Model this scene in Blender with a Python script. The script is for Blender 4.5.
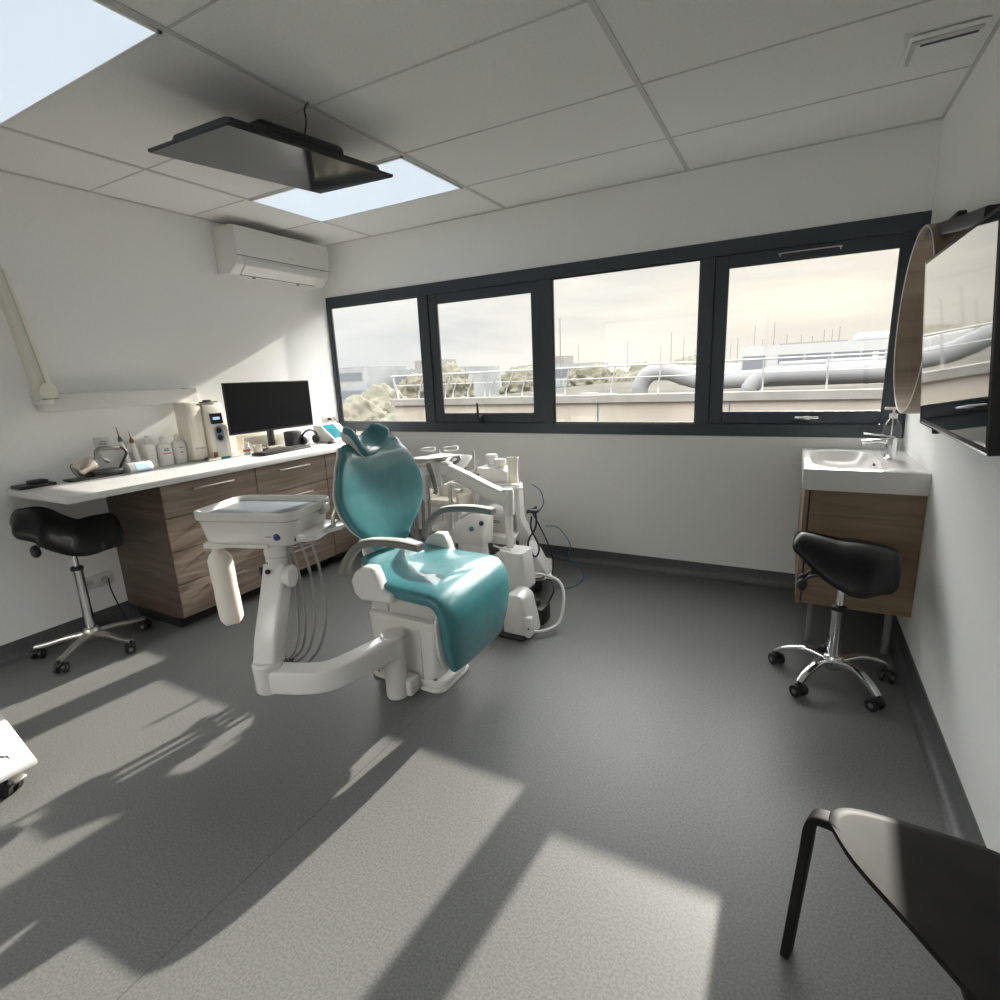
import bpy, bmesh, math, random
from mathutils import Vector, Matrix
for _o in list(bpy.data.objects): bpy.data.objects.remove(_o)
random.seed(7)
S = bpy.context.scene
COL = S.collection
PI = math.pi
rad = math.radians

# ------------------------------------------------------------------ camera
cam_d = bpy.data.cameras.new('camera'); cam = bpy.data.objects.new('camera', cam_d); COL.objects.link(cam)
cam_d.sensor_width = 36.0; cam_d.sensor_fit = 'HORIZONTAL'; cam_d.lens = 536.44 / 1000 * 36.0
cam_d.clip_start = 0.02; cam_d.clip_end = 1000
_yaw, _pitch, _roll = 0.5028, -0.2294, -0.0440
_f = Vector((-math.sin(_yaw) * math.cos(_pitch), math.cos(_yaw) * math.cos(_pitch), math.sin(_pitch)))
_r0 = Vector((math.cos(_yaw), math.sin(_yaw), 0)); _u0 = _r0.cross(_f)
_r = math.cos(_roll) * _r0 + math.sin(_roll) * _u0; _u = -math.sin(_roll) * _r0 + math.cos(_roll) * _u0
_m = Matrix((( _r.x, _u.x, -_f.x, 3.6117), (_r.y, _u.y, -_f.y, -3.6187), (_r.z, _u.z, -_f.z, 1.386), (0, 0, 0, 1)))
cam.matrix_world = _m
S.camera = cam

# ------------------------------------------------------------------ colour management
S.view_settings.view_transform = 'Standard'; S.view_settings.look = 'None'
S.view_settings.gamma = 1; S.view_settings.use_curve_mapping = False
S.view_settings.exposure = 0.15
S.cycles.max_bounces = 16; S.cycles.diffuse_bounces = 12; S.cycles.glossy_bounces = 6; S.cycles.transparent_max_bounces = 16

# ------------------------------------------------------------------ world sky (hazy, streaked cloud)
W = bpy.data.worlds.new('sky'); S.world = W; W.use_nodes = True
nt = W.node_tree; nt.nodes.clear()
def wn(t, **k):
    n = nt.nodes.new(t)
    for a, b in k.items(): setattr(n, a, b)
    return n
tc = wn('ShaderNodeTexCoord'); sep = wn('ShaderNodeSeparateXYZ'); nt.links.new(tc.outputs['Generated'], sep.inputs[0])
ramp = wn('ShaderNodeValToRGB'); nt.links.new(sep.outputs['X'], ramp.inputs[0])
mr = wn('ShaderNodeMapRange'); nt.links.new(sep.outputs['X'], mr.inputs['Value']); mr.inputs['From Min'].default_value = -1; mr.inputs['From Max'].default_value = 1
nt.links.new(mr.outputs[0], ramp.inputs[0])
ramp.color_ramp.elements[0].position = 0.10; ramp.color_ramp.elements[0].color = (.80, .81, .82, 1)
ramp.color_ramp.elements[1].position = 0.50; ramp.color_ramp.elements[1].color = (1.02, .93, .80, 1)
mp = wn('ShaderNodeMapping'); mp.inputs['Scale'].default_value = (1.6, 1.6, 9.0); mp.inputs['Rotation'].default_value = (0.0, 0.16, 0)
nt.links.new(tc.outputs['Generated'], mp.inputs[0])
noi = wn('ShaderNodeTexNoise'); noi.inputs['Scale'].default_value = 1.7; noi.inputs['Detail'].default_value = 5; noi.inputs['Distortion'].default_value = .4
nt.links.new(mp.outputs[0], noi.inputs['Vector'])
cr = wn('ShaderNodeValToRGB'); nt.links.new(noi.outputs['Fac'], cr.inputs[0])
cr.color_ramp.elements[0].position = .38; cr.color_ramp.elements[0].color = (.84, .85, .87, 1)
cr.color_ramp.elements[1].position = .62; cr.color_ramp.elements[1].color = (1.04, 1.03, 1.0, 1)
mx = wn('ShaderNodeMix', data_type='RGBA', blend_type='MULTIPLY'); mx.inputs[0].default_value = 1
nt.links.new(ramp.outputs[0], mx.inputs[6]); nt.links.new(cr.outputs[0], mx.inputs[7])
bg = wn('ShaderNodeBackground'); 
cool = wn('ShaderNodeMix', data_type='RGBA'); nt.links.new(mx.outputs[2], cool.inputs[6]); cool.inputs[7].default_value = (1.0, .985, .96, 1); nt.links.new(cool.outputs[2], bg.inputs[0])
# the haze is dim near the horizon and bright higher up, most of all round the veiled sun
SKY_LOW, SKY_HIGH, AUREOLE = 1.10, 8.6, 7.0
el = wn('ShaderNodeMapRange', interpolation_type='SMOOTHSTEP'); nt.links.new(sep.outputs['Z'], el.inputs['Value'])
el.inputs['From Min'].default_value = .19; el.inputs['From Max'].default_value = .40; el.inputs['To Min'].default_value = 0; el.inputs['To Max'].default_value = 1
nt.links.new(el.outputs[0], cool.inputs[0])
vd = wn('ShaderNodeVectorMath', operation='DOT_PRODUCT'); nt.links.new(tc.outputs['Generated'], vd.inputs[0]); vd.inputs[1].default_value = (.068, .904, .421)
def mth(op, a, b):
    n = wn('ShaderNodeMath', operation=op)
    for i, v in enumerate((a, b)):
        if isinstance(v, (int, float)): n.inputs[i].default_value = v
        else: nt.links.new(v, n.inputs[i])
    return n.outputs[0]
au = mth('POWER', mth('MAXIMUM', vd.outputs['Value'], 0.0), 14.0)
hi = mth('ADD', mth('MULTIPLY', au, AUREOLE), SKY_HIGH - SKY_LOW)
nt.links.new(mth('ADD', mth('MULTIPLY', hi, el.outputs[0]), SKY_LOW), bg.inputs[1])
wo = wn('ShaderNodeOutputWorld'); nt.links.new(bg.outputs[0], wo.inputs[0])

# ------------------------------------------------------------------ sun
sd = bpy.data.lights.new('sun', 'SUN'); sd.energy = 11.5; sd.color = (1.0, .93, .83); sd.angle = rad(0.65)
sun = bpy.data.objects.new('sun', sd); COL.objects.link(sun)
sun.rotation_euler = Vector((-.075, -1.0, -.466)).to_track_quat('-Z', 'Y').to_euler()
sun.location = (4, 10, 6)
PANEL_STRENGTH = .86

# ================================================================== helpers
def nm(name, color=(.8, .8, .8), rough=.5, metal=0.0, coat=0.0, spec=.5, emit=None, estr=0, trans=0):
    m = bpy.data.materials.new(name); m.use_nodes = True
    b = m.node_tree.nodes['Principled BSDF']
    b.inputs['Base Color'].default_value = (*color, 1); b.inputs['Roughness'].default_value = rough
    b.inputs['Metallic'].default_value = metal; b.inputs['Coat Weight'].default_value = coat
    b.inputs['Specular IOR Level'].default_value = spec
    if emit: b.inputs['Emission Color'].default_value = (*emit, 1); b.inputs['Emission Strength'].default_value = estr
    if trans: b.inputs['Transmission Weight'].default_value = trans
    return m
def noise_col(m, c1, c2, scale=50, stretch=(1, 1, 1), lo=.35, hi=.65, detail=4, bump=0, bdist=.002, dist=0, rot=(0, 0, 0)):
    t = m.node_tree; N = t.nodes; L = t.links; b = N['Principled BSDF']
    tc = N.new('ShaderNodeTexCoord'); mp = N.new('ShaderNodeMapping'); mp.inputs['Scale'].default_value = stretch; mp.inputs['Rotation'].default_value = rot
    L.new(tc.outputs['Object'], mp.inputs[0])
    n = N.new('ShaderNodeTexNoise'); n.inputs['Scale'].default_value = scale; n.inputs['Detail'].default_value = detail; n.inputs['Distortion'].default_value = dist
    L.new(mp.outputs[0], n.inputs['Vector'])
    if c1:
        r = N.new('ShaderNodeValToRGB'); r.color_ramp.elements[0].position = lo; r.color_ramp.elements[1].position = hi
        r.color_ramp.elements[0].color = (*c1, 1); r.color_ramp.elements[1].color = (*c2, 1)
        L.new(n.outputs['Fac'], r.inputs[0]); L.new(r.outputs[0], b.inputs['Base Color'])
    if bump:
        bp = N.new('ShaderNodeBump'); bp.inputs['Strength'].default_value = bump; bp.inputs['Distance'].default_value = bdist
        L.new(n.outputs['Fac'], bp.inputs['Height']); L.new(bp.outputs[0], b.inputs['Normal'])
    return m
M = {}
M['wall'] = noise_col(nm('wall_paint', rough=.62), (.85, .85, .84), (.87, .87, .86), 60, bump=.15, bdist=.001)
M['ceil'] = noise_col(nm('ceiling_tile', rough=.9), (.76, .76, .745), (.80, .80, .785), 90, bump=.2, bdist=.001)
M['grid'] = nm('ceiling_runner', (.55, .55, .54), .6)
M['floor'] = noise_col(nm('speckled_vinyl', rough=.42, spec=.45), (.114, .116, .114), (.162, .164, .160), 150, lo=.38, hi=.62, detail=2, bump=.05, bdist=.001)
M['skirt'] = noise_col(nm('skirting_vinyl', rough=.4), (.075, .078, .08), (.11, .112, .115), 90)
M['alu'] = nm('anthracite_aluminium', (.046, .058, .070), .42, .25)
M['alu2'] = nm('black_handle', (.012, .012, .013), .4)
M['white'] = nm('white_plastic', (.70, .69, .665), .32, coat=.3)
M['white2'] = nm('white_enamel', (.70, .69, .67), .25, coat=.5)
M['grey_pl'] = nm('grey_plastic', (.20, .195, .185), .42)
M['lgrey'] = nm('light_grey_plastic', (.55, .545, .53), .4)
M['ceramic'] = nm('white_ceramic', (.62, .61, .59), .22, coat=.3)
M['chrome'] = nm('chrome', (.75, .75, .76), .12, 1)
M['mat'] = nm('blue_grey_mat', (.17, .19, .22), .4)
M['hose'] = nm('metallic_grey_hose', (.36, .35, .34), .28, .6)
M['steel'] = nm('brushed_steel', (.62, .60, .56), .3, 1)
M['black'] = nm('black_plastic', (.012, .012, .013), .45)
M['rubber'] = nm('black_rubber', (.02, .02, .021), .7)
M['screen'] = nm('dark_glass_screen', (.006, .007, .008), .04, coat=1.0, spec=1.0)
M['screen2'] = nm('dim_glass_screen', (.010, .011, .012), .07, spec=.45)
M['bluegrey'] = nm('blue_grey_pad', (.22, .25, .30), .4)
M['mon'] = nm('matt_monitor_screen', (.004, .005, .006), .4, spec=.08)
M['teal'] = noise_col(nm('teal_leather', rough=.36, coat=.45), (.040, .175, .200), (.050, .200, .225), 20, bump=.12, bdist=.004)
M['leather'] = noise_col(nm('black_leather', rough=.42, coat=.08, spec=.3), (.004, .0045, .005), (.007, .0075, .008), 30, bump=.08, bdist=.003)
M['tealpl'] = nm('turquoise_label', (.030, .155, .19), .8, spec=0.0)
M['blue'] = nm('blue_hose', (.02, .12, .28), .4)
M['cream'] = nm('cream_plastic', (.74, .70, .61), .4)
M['worktop'] = nm('white_worktop', (.70, .70, .69), .30)
M['plinth'] = nm('black_plinth', (.012, .012, .012), .6)
M['amber'] = nm('amber', (.20, .085, .03), .3)
M['lcd'] = nm('lcd_blue', (.3, .45, .65), .3, emit=(.45, .62, .9), estr=.55)
M['lcddark'] = nm('lcd_dark', (.01, .012, .014), .15, emit=(.2, .25, .3), estr=.03)
M['bluelogo'] = nm('blue_logo', (.03, .09, .25), .3)
M['ink'] = nm('grey_ink', (.06, .07, .09), .6)
M['redink'] = nm('red_ink', (.45, .10, .06), .6)
M['silver'] = nm('champagne_metal', (.62, .55, .48), .28, 1)
M['blackwood'] = noise_col(nm('black_lacquered_plywood', rough=.5, spec=.10), (.010, .0095, .009), (.016, .015, .014), 14, bump=.05)
M['panel'] = nm('led_diffuser', (.25, .25, .25), .5, emit=(.66, .76, .86), estr=PANEL_STRENGTH)
M['conc'] = noise_col(nm('pale_concrete', rough=.9), (.15, .145, .135), (.18, .172, .16), 2, detail=6)
M['facade'] = noise_col(nm('beige_render', rough=.9), (.24, .215, .185), (.29, .26, .225), .6)
M['roofmem'] = noise_col(nm('roof_membrane', rough=.8), (.055, .053, .048), (.08, .077, .07), .5)
M['duct'] = nm('galvanised_duct', (.17, .172, .178), .6, .1)
M['whitewall'] = nm('white_cladding', (.30, .30, .30), .7)
M['glassdark'] = nm('dark_window_strip', (.10, .11, .125), .3)
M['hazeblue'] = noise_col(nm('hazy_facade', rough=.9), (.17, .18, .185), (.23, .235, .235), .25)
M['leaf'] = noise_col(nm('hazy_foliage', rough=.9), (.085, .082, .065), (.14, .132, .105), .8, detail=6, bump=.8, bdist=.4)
M['ground'] = noise_col(nm('street_ground', rough=.95), (.04, .04, .037), (.055, .053, .05), .1)
M['rail'] = nm('white_railing', (.30, .30, .30), .5)
M['mast'] = nm('grey_mast', (.14, .14, .14), .6)

def wood(name, c1, c2, c3, axis='Y', sc=1.0, contrast=1.0):
    """laminate with long wavy horizontal grain running along `axis`"""
    m = nm(name, rough=.45); t = m.node_tree; N = t.nodes; L = t.links; b = N['Principled BSDF']
    tc = N.new('ShaderNodeTexCoord'); mp = N.new('ShaderNodeMapping')
    s = [18, 18, 18]; s['XYZ'.index(axis)] = 1.6
    mp.inputs['Scale'].default_value = [a * sc for a in s]; L.new(tc.outputs['Object'], mp.inputs[0])
    n = N.new('ShaderNodeTexNoise'); n.inputs['Scale'].default_value = 1.0; n.inputs['Detail'].default_value = 7; n.inputs['Roughness'].default_value = .62; n.inputs['Distortion'].default_value = 1.1
    L.new(mp.outputs[0], n.inputs['Vector'])
    r = N.new('ShaderNodeValToRGB'); r.color_ramp.elements[0].position = .30; r.color_ramp.elements[0].color = (*c1, 1)
    r.color_ramp.elements[1].position = .72; r.color_ramp.elements[1].color = (*c3, 1)
    e = r.color_ramp.elements.new(.5); e.color = (*c2, 1)
    L.new(n.outputs['Fac'], r.inputs[0]); L.new(r.outputs[0], b.inputs['Base Color'])
    bp = N.new('ShaderNodeBump'); bp.inputs['Strength'].default_value = .1; bp.inputs['Distance'].default_value = .001
    L.new(n.outputs['Fac'], bp.inputs['Height']); L.new(bp.outputs[0], b.inputs['Normal'])
    return m
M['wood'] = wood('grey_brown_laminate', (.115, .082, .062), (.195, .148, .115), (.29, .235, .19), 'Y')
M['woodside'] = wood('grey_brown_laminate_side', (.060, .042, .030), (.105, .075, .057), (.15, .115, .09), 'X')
M['oak'] = wood('oak_brown_laminate', (.17, .115, .070), (.235, .160, .100), (.30, .21, .135), 'X', .8)
M['oaky'] = wood('oak_brown_laminate_door', (.17, .115, .070), (.235, .160, .100), (.30, .21, .135), 'Y', .8)
M['rim'] = wood('bent_oak_rim', (.20, .14, .10), (.27, .20, .15), (.33, .26, .20), 'X', .5)

for k_ in ('conc', 'facade', 'roofmem', 'duct', 'whitewall', 'hazeblue', 'leaf', 'ground', 'rail', 'mast'): M[k_].node_tree.nodes['Principled BSDF'].inputs['Specular IOR Level'].default_value = 0.0
def glass_mat(name, tint=(.97, .98, .98), gloss=.02):
    m = bpy.data.materials.new(name); m.use_nodes = True; t = m.node_tree; t.nodes.clear(); N = t.nodes; L = t.links
    o = N.new('ShaderNodeOutputMaterial'); mix = N.new('ShaderNodeMixShader'); tr = N.new('ShaderNodeBsdfTransparent'); gl = N.new('ShaderNodeBsdfGlossy')
    tr.inputs[0].default_value = (*tint, 1); gl.inputs['Roughness'].default_value = gloss
    lw = N.new('ShaderNodeLayerWeight'); lw.inputs['Blend'].default_value = .5
    pw = N.new('ShaderNodeMath'); pw.operation = 'POWER'; pw.inputs[1].default_value = 5.0; L.new(lw.outputs['Facing'], pw.inputs[0])
    fr = N.new('ShaderNodeMath'); fr.operation = 'MULTIPLY_ADD'; fr.inputs[1].default_value = .8; fr.inputs[2].default_value = .04; L.new(pw.outputs[0], fr.inputs[0])
    L.new(fr.outputs[0], mix.inputs[0]); L.new(tr.outputs[0], mix.inputs[1]); L.new(gl.outputs[0], mix.inputs[2]); L.new(mix.outputs[0], o.inputs[0])
    return m
M['glass'] = glass_mat('window_glass')
M['clear'] = glass_mat('clear_plastic', (.93, .94, .94), .05)
M['mirror'] = nm('mirror_glass', (.86, .87, .87), .01, 1)
M['milky'] = nm('milky_plastic', (.78, .76, .70), .35)
M['milky'].node_tree.nodes['Principled BSDF'].inputs['Subsurface Weight'].default_value = .2

# ---- geometry helpers (all act on a bmesh)
def B(): return bmesh.new()
def box(bm, lo, hi, bev=0.0, seg=2, mat=None):
    lo = Vector(lo); hi = Vector(hi); t = bmesh.new()
    bmesh.ops.create_cube(t, size=1)
    for v in t.verts: v.co = Vector([(lo[i] + hi[i]) / 2 + v.co[i] * (hi[i] - lo[i]) for i in range(3)])
    if bev: bmesh.ops.bevel(t, geom=list(t.edges), offset=bev, segments=seg, profile=.5, affect='EDGES')
    if mat is not None: t.transform(mat)
    merge(bm, t)
def merge(bm, t):
    me = bpy.data.meshes.new('tmp'); t.to_mesh(me); t.free(); bm.from_mesh(me); bpy.data.meshes.remove(me)
def prism(bm, poly, axis, a, b, bev=0.0, seg=2, mat=None):
    """extrude a 2D polygon (in the plane of the two other axes) from a to b along axis"""
    t = bmesh.new(); i = 'xyz'.index(axis); o = [k for k in range(3) if k != i]
    def mk(p, z):
        c = [0, 0, 0]; c[i] = z; c[o[0]] = p[0]; c[o[1]] = p[1]; return t.verts.new(c)
    A = [mk(p, a) for p in poly]; Bv = [mk(p, b) for p in poly]; n = len(poly)
    t.faces.new(A); t.faces.new(Bv[::-1])
    for k in range(n): t.faces.new((A[k], Bv[k], Bv[(k + 1) % n], A[(k + 1) % n]))
    bmesh.ops.recalc_face_normals(t, faces=t.faces)
    if bev:
        ed = [e for e in t.edges if len(e.link_faces) == 2 and e.calc_face_angle(0) > .5]
        bmesh.ops.bevel(t, geom=ed, offset=bev, segments=seg, profile=.5, affect='EDGES')
    if mat is not None: t.transform(mat)
    merge(bm, t)
def rings(bm, R, closed=True, cap=True):
    """loft through rings of points"""
    V = [[bm.verts.new(p) for p in r] for r in R]; n = len(R[0])
    for a, b in zip(V, V[1:]):
        for k in range(n if closed else n - 1):
            bm.faces.new((a[k], a[(k + 1) % n], b[(k + 1) % n], b[k]))
    if cap and closed:
        bm.faces.new(V[0][::-1]); bm.faces.new(V[-1])
def cyl(bm, p0, p1, r0, r1=None, n=20, cap=True):
    r1 = r0 if r1 is None else r1; p0 = Vector(p0); p1 = Vector(p1); d = (p1 - p0).normalized()
    a = d.orthogonal().normalized(); b = d.cross(a)
    rings(bm, [[p + r * (math.cos(2 * PI * k / n) * a + math.sin(2 * PI * k / n) * b) for k in range(n)] for p, r in ((p0, r0), (p1, r1))], cap=cap)
def lathe(bm, prof, c=(0, 0, 0), axis=(0, 0, 1), n=28, sx=1, sy=1, cap=True):
    """profile [(r, h)...] turned about axis through c"""
    c = Vector(c); d = Vector(axis).normalized()
    a = Vector((1, 0, 0)) if abs(d.z) > .99 else d.orthogonal().normalized(); b = d.cross(a)
    rings(bm, [[c + d * h + max(r, 1e-4) * (sx * math.cos(2 * PI * k / n) * a + sy * math.sin(2 * PI * k / n) * b) for k in range(n)] for r, h in prof], cap=cap)
def smooth_path(P, k=6):
    P = [Vector(p) for p in P]
    if len(P) < 3 or k < 2: return P
    Q = [P[0] * 2 - P[1]] + P + [P[-1] * 2 - P[-2]]; out = []
    for i in range(1, len(Q) - 2):
        for j in range(k):
            t = j / k; a, b, c, d = Q[i - 1], Q[i], Q[i + 1], Q[i + 2]
            out.append(.5 * ((2 * b) + (c - a) * t + (2 * a - 5 * b + 4 * c - d) * t * t + (3 * b - a - 3 * c + d) * t ** 3))
    out.append(P[-1]); return out
def tube(bm, P, r, n=10, k=6, rz=None):
    """round tube, or flattened when rz is set (rz = half size along the frame's second axis)"""
    P = smooth_path(P, k); R = []; up = None
    for i, p in enumerate(P):
        d = (P[min(i + 1, len(P) - 1)] - P[max(i - 1, 0)]).normalized()
        if up is None: up = d.orthogonal().normalized()
        up = (up - d * up.dot(d)).normalized(); s = d.cross(up)
        R.append([p + r * math.cos(2 * PI * j / n) * up + r * math.sin(2 * PI * j / n) * s for j in range(n)])
    rings(bm, R)
def strap(bm, P, w, h, side, k=6, n=16, e=3.5):
    """bar of superelliptic section swept along P: w along `side`, h across"""
    P = smooth_path(P, k); side = Vector(side).normalized(); R = []
    for i, p in enumerate(P):
        d = (P[min(i + 1, len(P) - 1)] - P[max(i - 1, 0)]).normalized()
        s = (side - d * side.dot(d)).normalized(); u = s.cross(d)
        ww = w(i / (len(P) - 1)) if callable(w) else w; hh = h(i / (len(P) - 1)) if callable(h) else h
        r = []
        for j in range(n):
            a = 2 * PI * (j + .5) / n; c, q = math.cos(a), math.sin(a)
            r.append(p + s * ww / 2 * math.copysign(abs(c) ** (2 / e), c) + u * hh / 2 * math.copysign(abs(q) ** (2 / e), q))
        R.append(r)
    rings(bm, R)
def pad(bm, P, side, W, T, dish=None, k=5, n=40, e=2.6, rnd=.04, groove=0.0):
    """upholstered pad: path P, widths W and thickness T at each path point, lateral dish (positive lifts the sides), rounded ends"""
    m = len(P); path = smooth_path(P, k); side = Vector(side).normalized(); L = [0]
    for a, b in zip(path, path[1:]): L.append(L[-1] + (b - a).length)
    tot = L[-1]; R = []
    def lerp(A, u):
        if not isinstance(A, (list, tuple)): return A
        x = u * (len(A) - 1); i = min(int(x), len(A) - 2); f = x - i
        q = [A[0] * 2 - A[1]] + list(A) + [A[-1] * 2 - A[-2]]; a, b_, c, d = q[i:i + 4]
        return .5 * (2 * b_ + (c - a) * f + (2 * a - 5 * b_ + 4 * c - d) * f * f + (3 * b_ - a - 3 * c + d) * f ** 3)
    def ring(p, d, u, sw, st):
        s = (side - d * side.dot(d)).normalized(); nn = s.cross(d)
        w = lerp(W, u) * sw; t = lerp(T, u) * st; di = lerp(dish, u) if dish else 0; r = []
        for j in range(n):
            a = 2 * PI * j / n; c, q = math.cos(a), math.sin(a)
            y = w / 2 * math.copysign(abs(c) ** (2 / e), c); z = t / 2 * math.copysign(abs(q) ** (2 / e), q)
            yy = y / max(lerp(W, u) / 2, 1e-6)
            z += di * yy * yy
            if groove and q > 0: z -= groove * math.exp(-(yy / .06) ** 2)
            r.append(p + s * y + nn * z)
        return r
    N = len(path)
    for i, p in enumerate(path):
        d = (path[min(i + 1, N - 1)] - path[max(i - 1, 0)]).normalized(); u = i / (N - 1)
        e0 = min(L[i], tot - L[i])
        if i in (0, N - 1):
            sg = -1 if i == 0 else 1
            seq = [(1.0, 1.0, 1.0)] if False else [(math.sin(rad(a)), math.cos(rad(a))) for a in ((80, 55, 30, 8) if i == 0 else (8, 30, 55, 80))]
            for sn, cs in seq:
                R.append(ring(p + d * sg * rnd * sn * .9, d, u, 1 - (rnd * 1.2 / max(lerp(W, u), .01)) * (1 - cs) * 1.4, max(cs, .2)))
        else: R.append(ring(p, d, u, 1, 1))
    rings(bm, R)
    bmesh.ops.recalc_face_normals(bm, faces=bm.faces)
def sphere(bm, c, r, sx=1, sy=1, sz=1, u=20, v=12):
    t = bmesh.new(); bmesh.ops.create_uvsphere(t, u_segments=u, v_segments=v, radius=r)
    for q in t.verts: q.co = Vector((q.co.x * sx + c[0], q.co.y * sy + c[1], q.co.z * sz + c[2]))
    merge(bm, t)
def rrect(cx, cy, w, h, r, n=6):
    o = []
    for sx, sy, a0 in ((1, 1, 0), (-1, 1, 90), (-1, -1, 180), (1, -1, 270)):
        for k in range(n + 1):
            a = rad(a0 + 90 * k / n); o.append((cx + sx * (w / 2 - r) + r * math.cos(a), cy + sy * (h / 2 - r) + r * math.sin(a)))
    return o
def XF(loc=(0, 0, 0), rx=0, ry=0, rz=0):
    return Matrix.Translation(loc) @ Matrix.Rotation(rz, 4, 'Z') @ Matrix.Rotation(ry, 4, 'Y') @ Matrix.Rotation(rx, 4, 'X')

WM = {}
def wm(o): return WM.get(o.name, Matrix())
def obj(name, bm, mat, parent=None, local=False, xf=None, ang=.6):
    if xf is not None: bm.transform(xf)
    if parent is not None and not local: bm.transform(wm(parent).inverted())
    bmesh.ops.recalc_face_normals(bm, faces=bm.faces)
    for f in bm.faces: f.smooth = True
    for e in bm.edges:
        if len(e.link_faces) == 2 and e.calc_face_angle(0) > ang: e.smooth = False
    me = bpy.data.meshes.new(name); bm.to_mesh(me); bm.free()
    me.materials.append(M[mat] if isinstance(mat, str) else mat)
    o = bpy.data.objects.new(name, me); COL.objects.link(o)
    if parent is not None: o.parent = parent; WM[o.name] = wm(parent)
    return o
def tag(o, label, cat, group=None, kind=None):
    o['label'] = label; o['category'] = cat
    if group: o['group'] = group
    if kind: o['kind'] = kind
    return o
def thing(name, label, cat, loc, rz=0, group=None):
    o = bpy.data.objects.new(name, None); COL.objects.link(o); o.location = loc; o.rotation_euler = (0, 0, rz)
    o.empty_display_size = .1
    WM[o.name] = Matrix.Translation(loc) @ Matrix.Rotation(rz, 4, 'Z')
    return tag(o, label, cat, group)
def struct(name, bm, mat, parent=None, local=False):
    o = obj(name, bm, mat, parent, local)
    if parent is None: o['kind'] = 'structure'
    return o
def text(name, s, size, mat, parent, mtx, bold=0.0):
    c = bpy.data.curves.new(name, 'FONT'); c.body = s; c.size = size; c.extrude = .0004; c.offset = bold
    c.align_x = 'CENTER'; c.align_y = 'CENTER'
    q = bpy.data.objects.new('tmp', c); COL.objects.link(q); bpy.context.view_layer.update()
    me = bpy.data.meshes.new_from_object(q); bpy.data.objects.remove(q); me.name = name; me.materials.clear(); me.materials.append(M[mat])
    o = bpy.data.objects.new(name, me); COL.objects.link(o); o.parent = parent
    o.matrix_local = wm(parent).inverted() @ mtx
    return o
# text facing +x (reads along +y) / facing -y (reads along +x)
def face_px(x, y, z): return Matrix(((0, 0, 1, x), (1, 0, 0, y), (0, 1, 0, z), (0, 0, 0, 1)))
def face_ny(x, y, z): return Matrix(((1, 0, 0, x), (0, 0, -1, y), (0, 1, 0, z), (0, 0, 0, 1)))
def copy_tree(o, parent=None):
    c = o.copy(); COL.objects.link(c); c.parent = parent; WM[c.name] = WM.get(o.name, Matrix())
    for ch in [x for x in bpy.data.objects if x.parent == o]: copy_tree(ch, c)
    return c

# ================================================================== room shell
RW, YF, CH = 4.15, -5.7, 2.5           # right wall x, wall behind the camera y, ceiling height
b = B(); box(b, (-.15, YF - .15, -.15), (RW + .15, .15, 0)); struct('floor', b, 'floor')
b = B(); box(b, (2.3135, YF, 0.0), (2.3165, -.03, .0006)); struct('trim_1', b, 'skirt')['label'] = 'welded seam in the vinyl floor'
b = B(); box(b, (-.15, YF, 0), (0, .012, CH)); struct('wall_left', b, 'wall')
b = B(); box(b, (RW, YF, 0), (RW + .15, .012, CH)); struct('wall_right', b, 'wall')
FX0, FX1, FZ0, FZ1 = .6, 3.2, .95, 2.2      # unseen window added behind the camera to let fill light in
b = B(); y0, y1 = YF - .15, YF
for lo, hi in (((-.15, y0, 0), (FX0, y1, CH)), ((FX1, y0, 0), (RW + .15, y1, CH)), ((FX0, y0, 0), (FX1, y1, FZ0)), ((FX0, y0, FZ1), (FX1, y1, CH))): box(b, lo, hi)
struct('wall_front', b, 'wall')
WZ0, WZ1 = .953, 2.09
b = B(); box(b, (-.15, .0125, -.1), (RW + .15, .15, WZ0)); box(b, (-.15, .0125, WZ1), (RW + .15, .15, CH)); box(b, (.0005, 0, 0), (RW - .0005, .0125, WZ0)); box(b, (.0005, 0, WZ1), (RW - .0005, .0125, CH)); struct('wall_back', b, 'wall')
b = B(); box(b, (-.15, YF - .15, CH), (RW + .15, .15, CH + .2)); struct('ceiling', b, 'ceil')
# ceiling grid: tiles 1.2 x 0.6
GX = [.57, 1.77, 2.97]; GY = [-.537 - .6 * i for i in range(9)]
b = B()
for x in GX: box(b, (x - .011, YF, CH - .004), (x + .011, 0, CH))
for y in GY: box(b, (0, y - .004, CH - .003), (RW, y + .004, CH))
for lo, hi in (((0, YF, CH - .006), (.012, 0, CH)), ((RW - .012, YF, CH - .006), (RW, 0, CH)), ((0, -.012, CH - .006), (RW, 0, CH))): box(b, lo, hi)
struct('trim_2', b, 'grid')
# coved skirtings
def cove(y0, y1, h=.10): 
    pr = [(0, h), (.006, h), (.006, .045)] + [(.006 + .034 * (1 - math.cos(rad(a))), .045 - .043 * math.sin(rad(a))) for a in (20, 40, 60, 80)] + [(.045, .0006), (0, .0006)]
    return pr
b = B(); prism(b, cove(0, 0), 'y', YF, 0); struct('baseboard_left', b, 'skirt')
b = B(); prism(b, [(RW - x, z) for x, z in cove(0, 0)], 'y', YF, 0); struct('baseboard_right', b, 'skirt')
b = B(); prism(b, [(-x, z) for x, z in cove(0, 0)], 'x', 0, RW); struct('baseboard_back', b, 'skirt')

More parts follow.
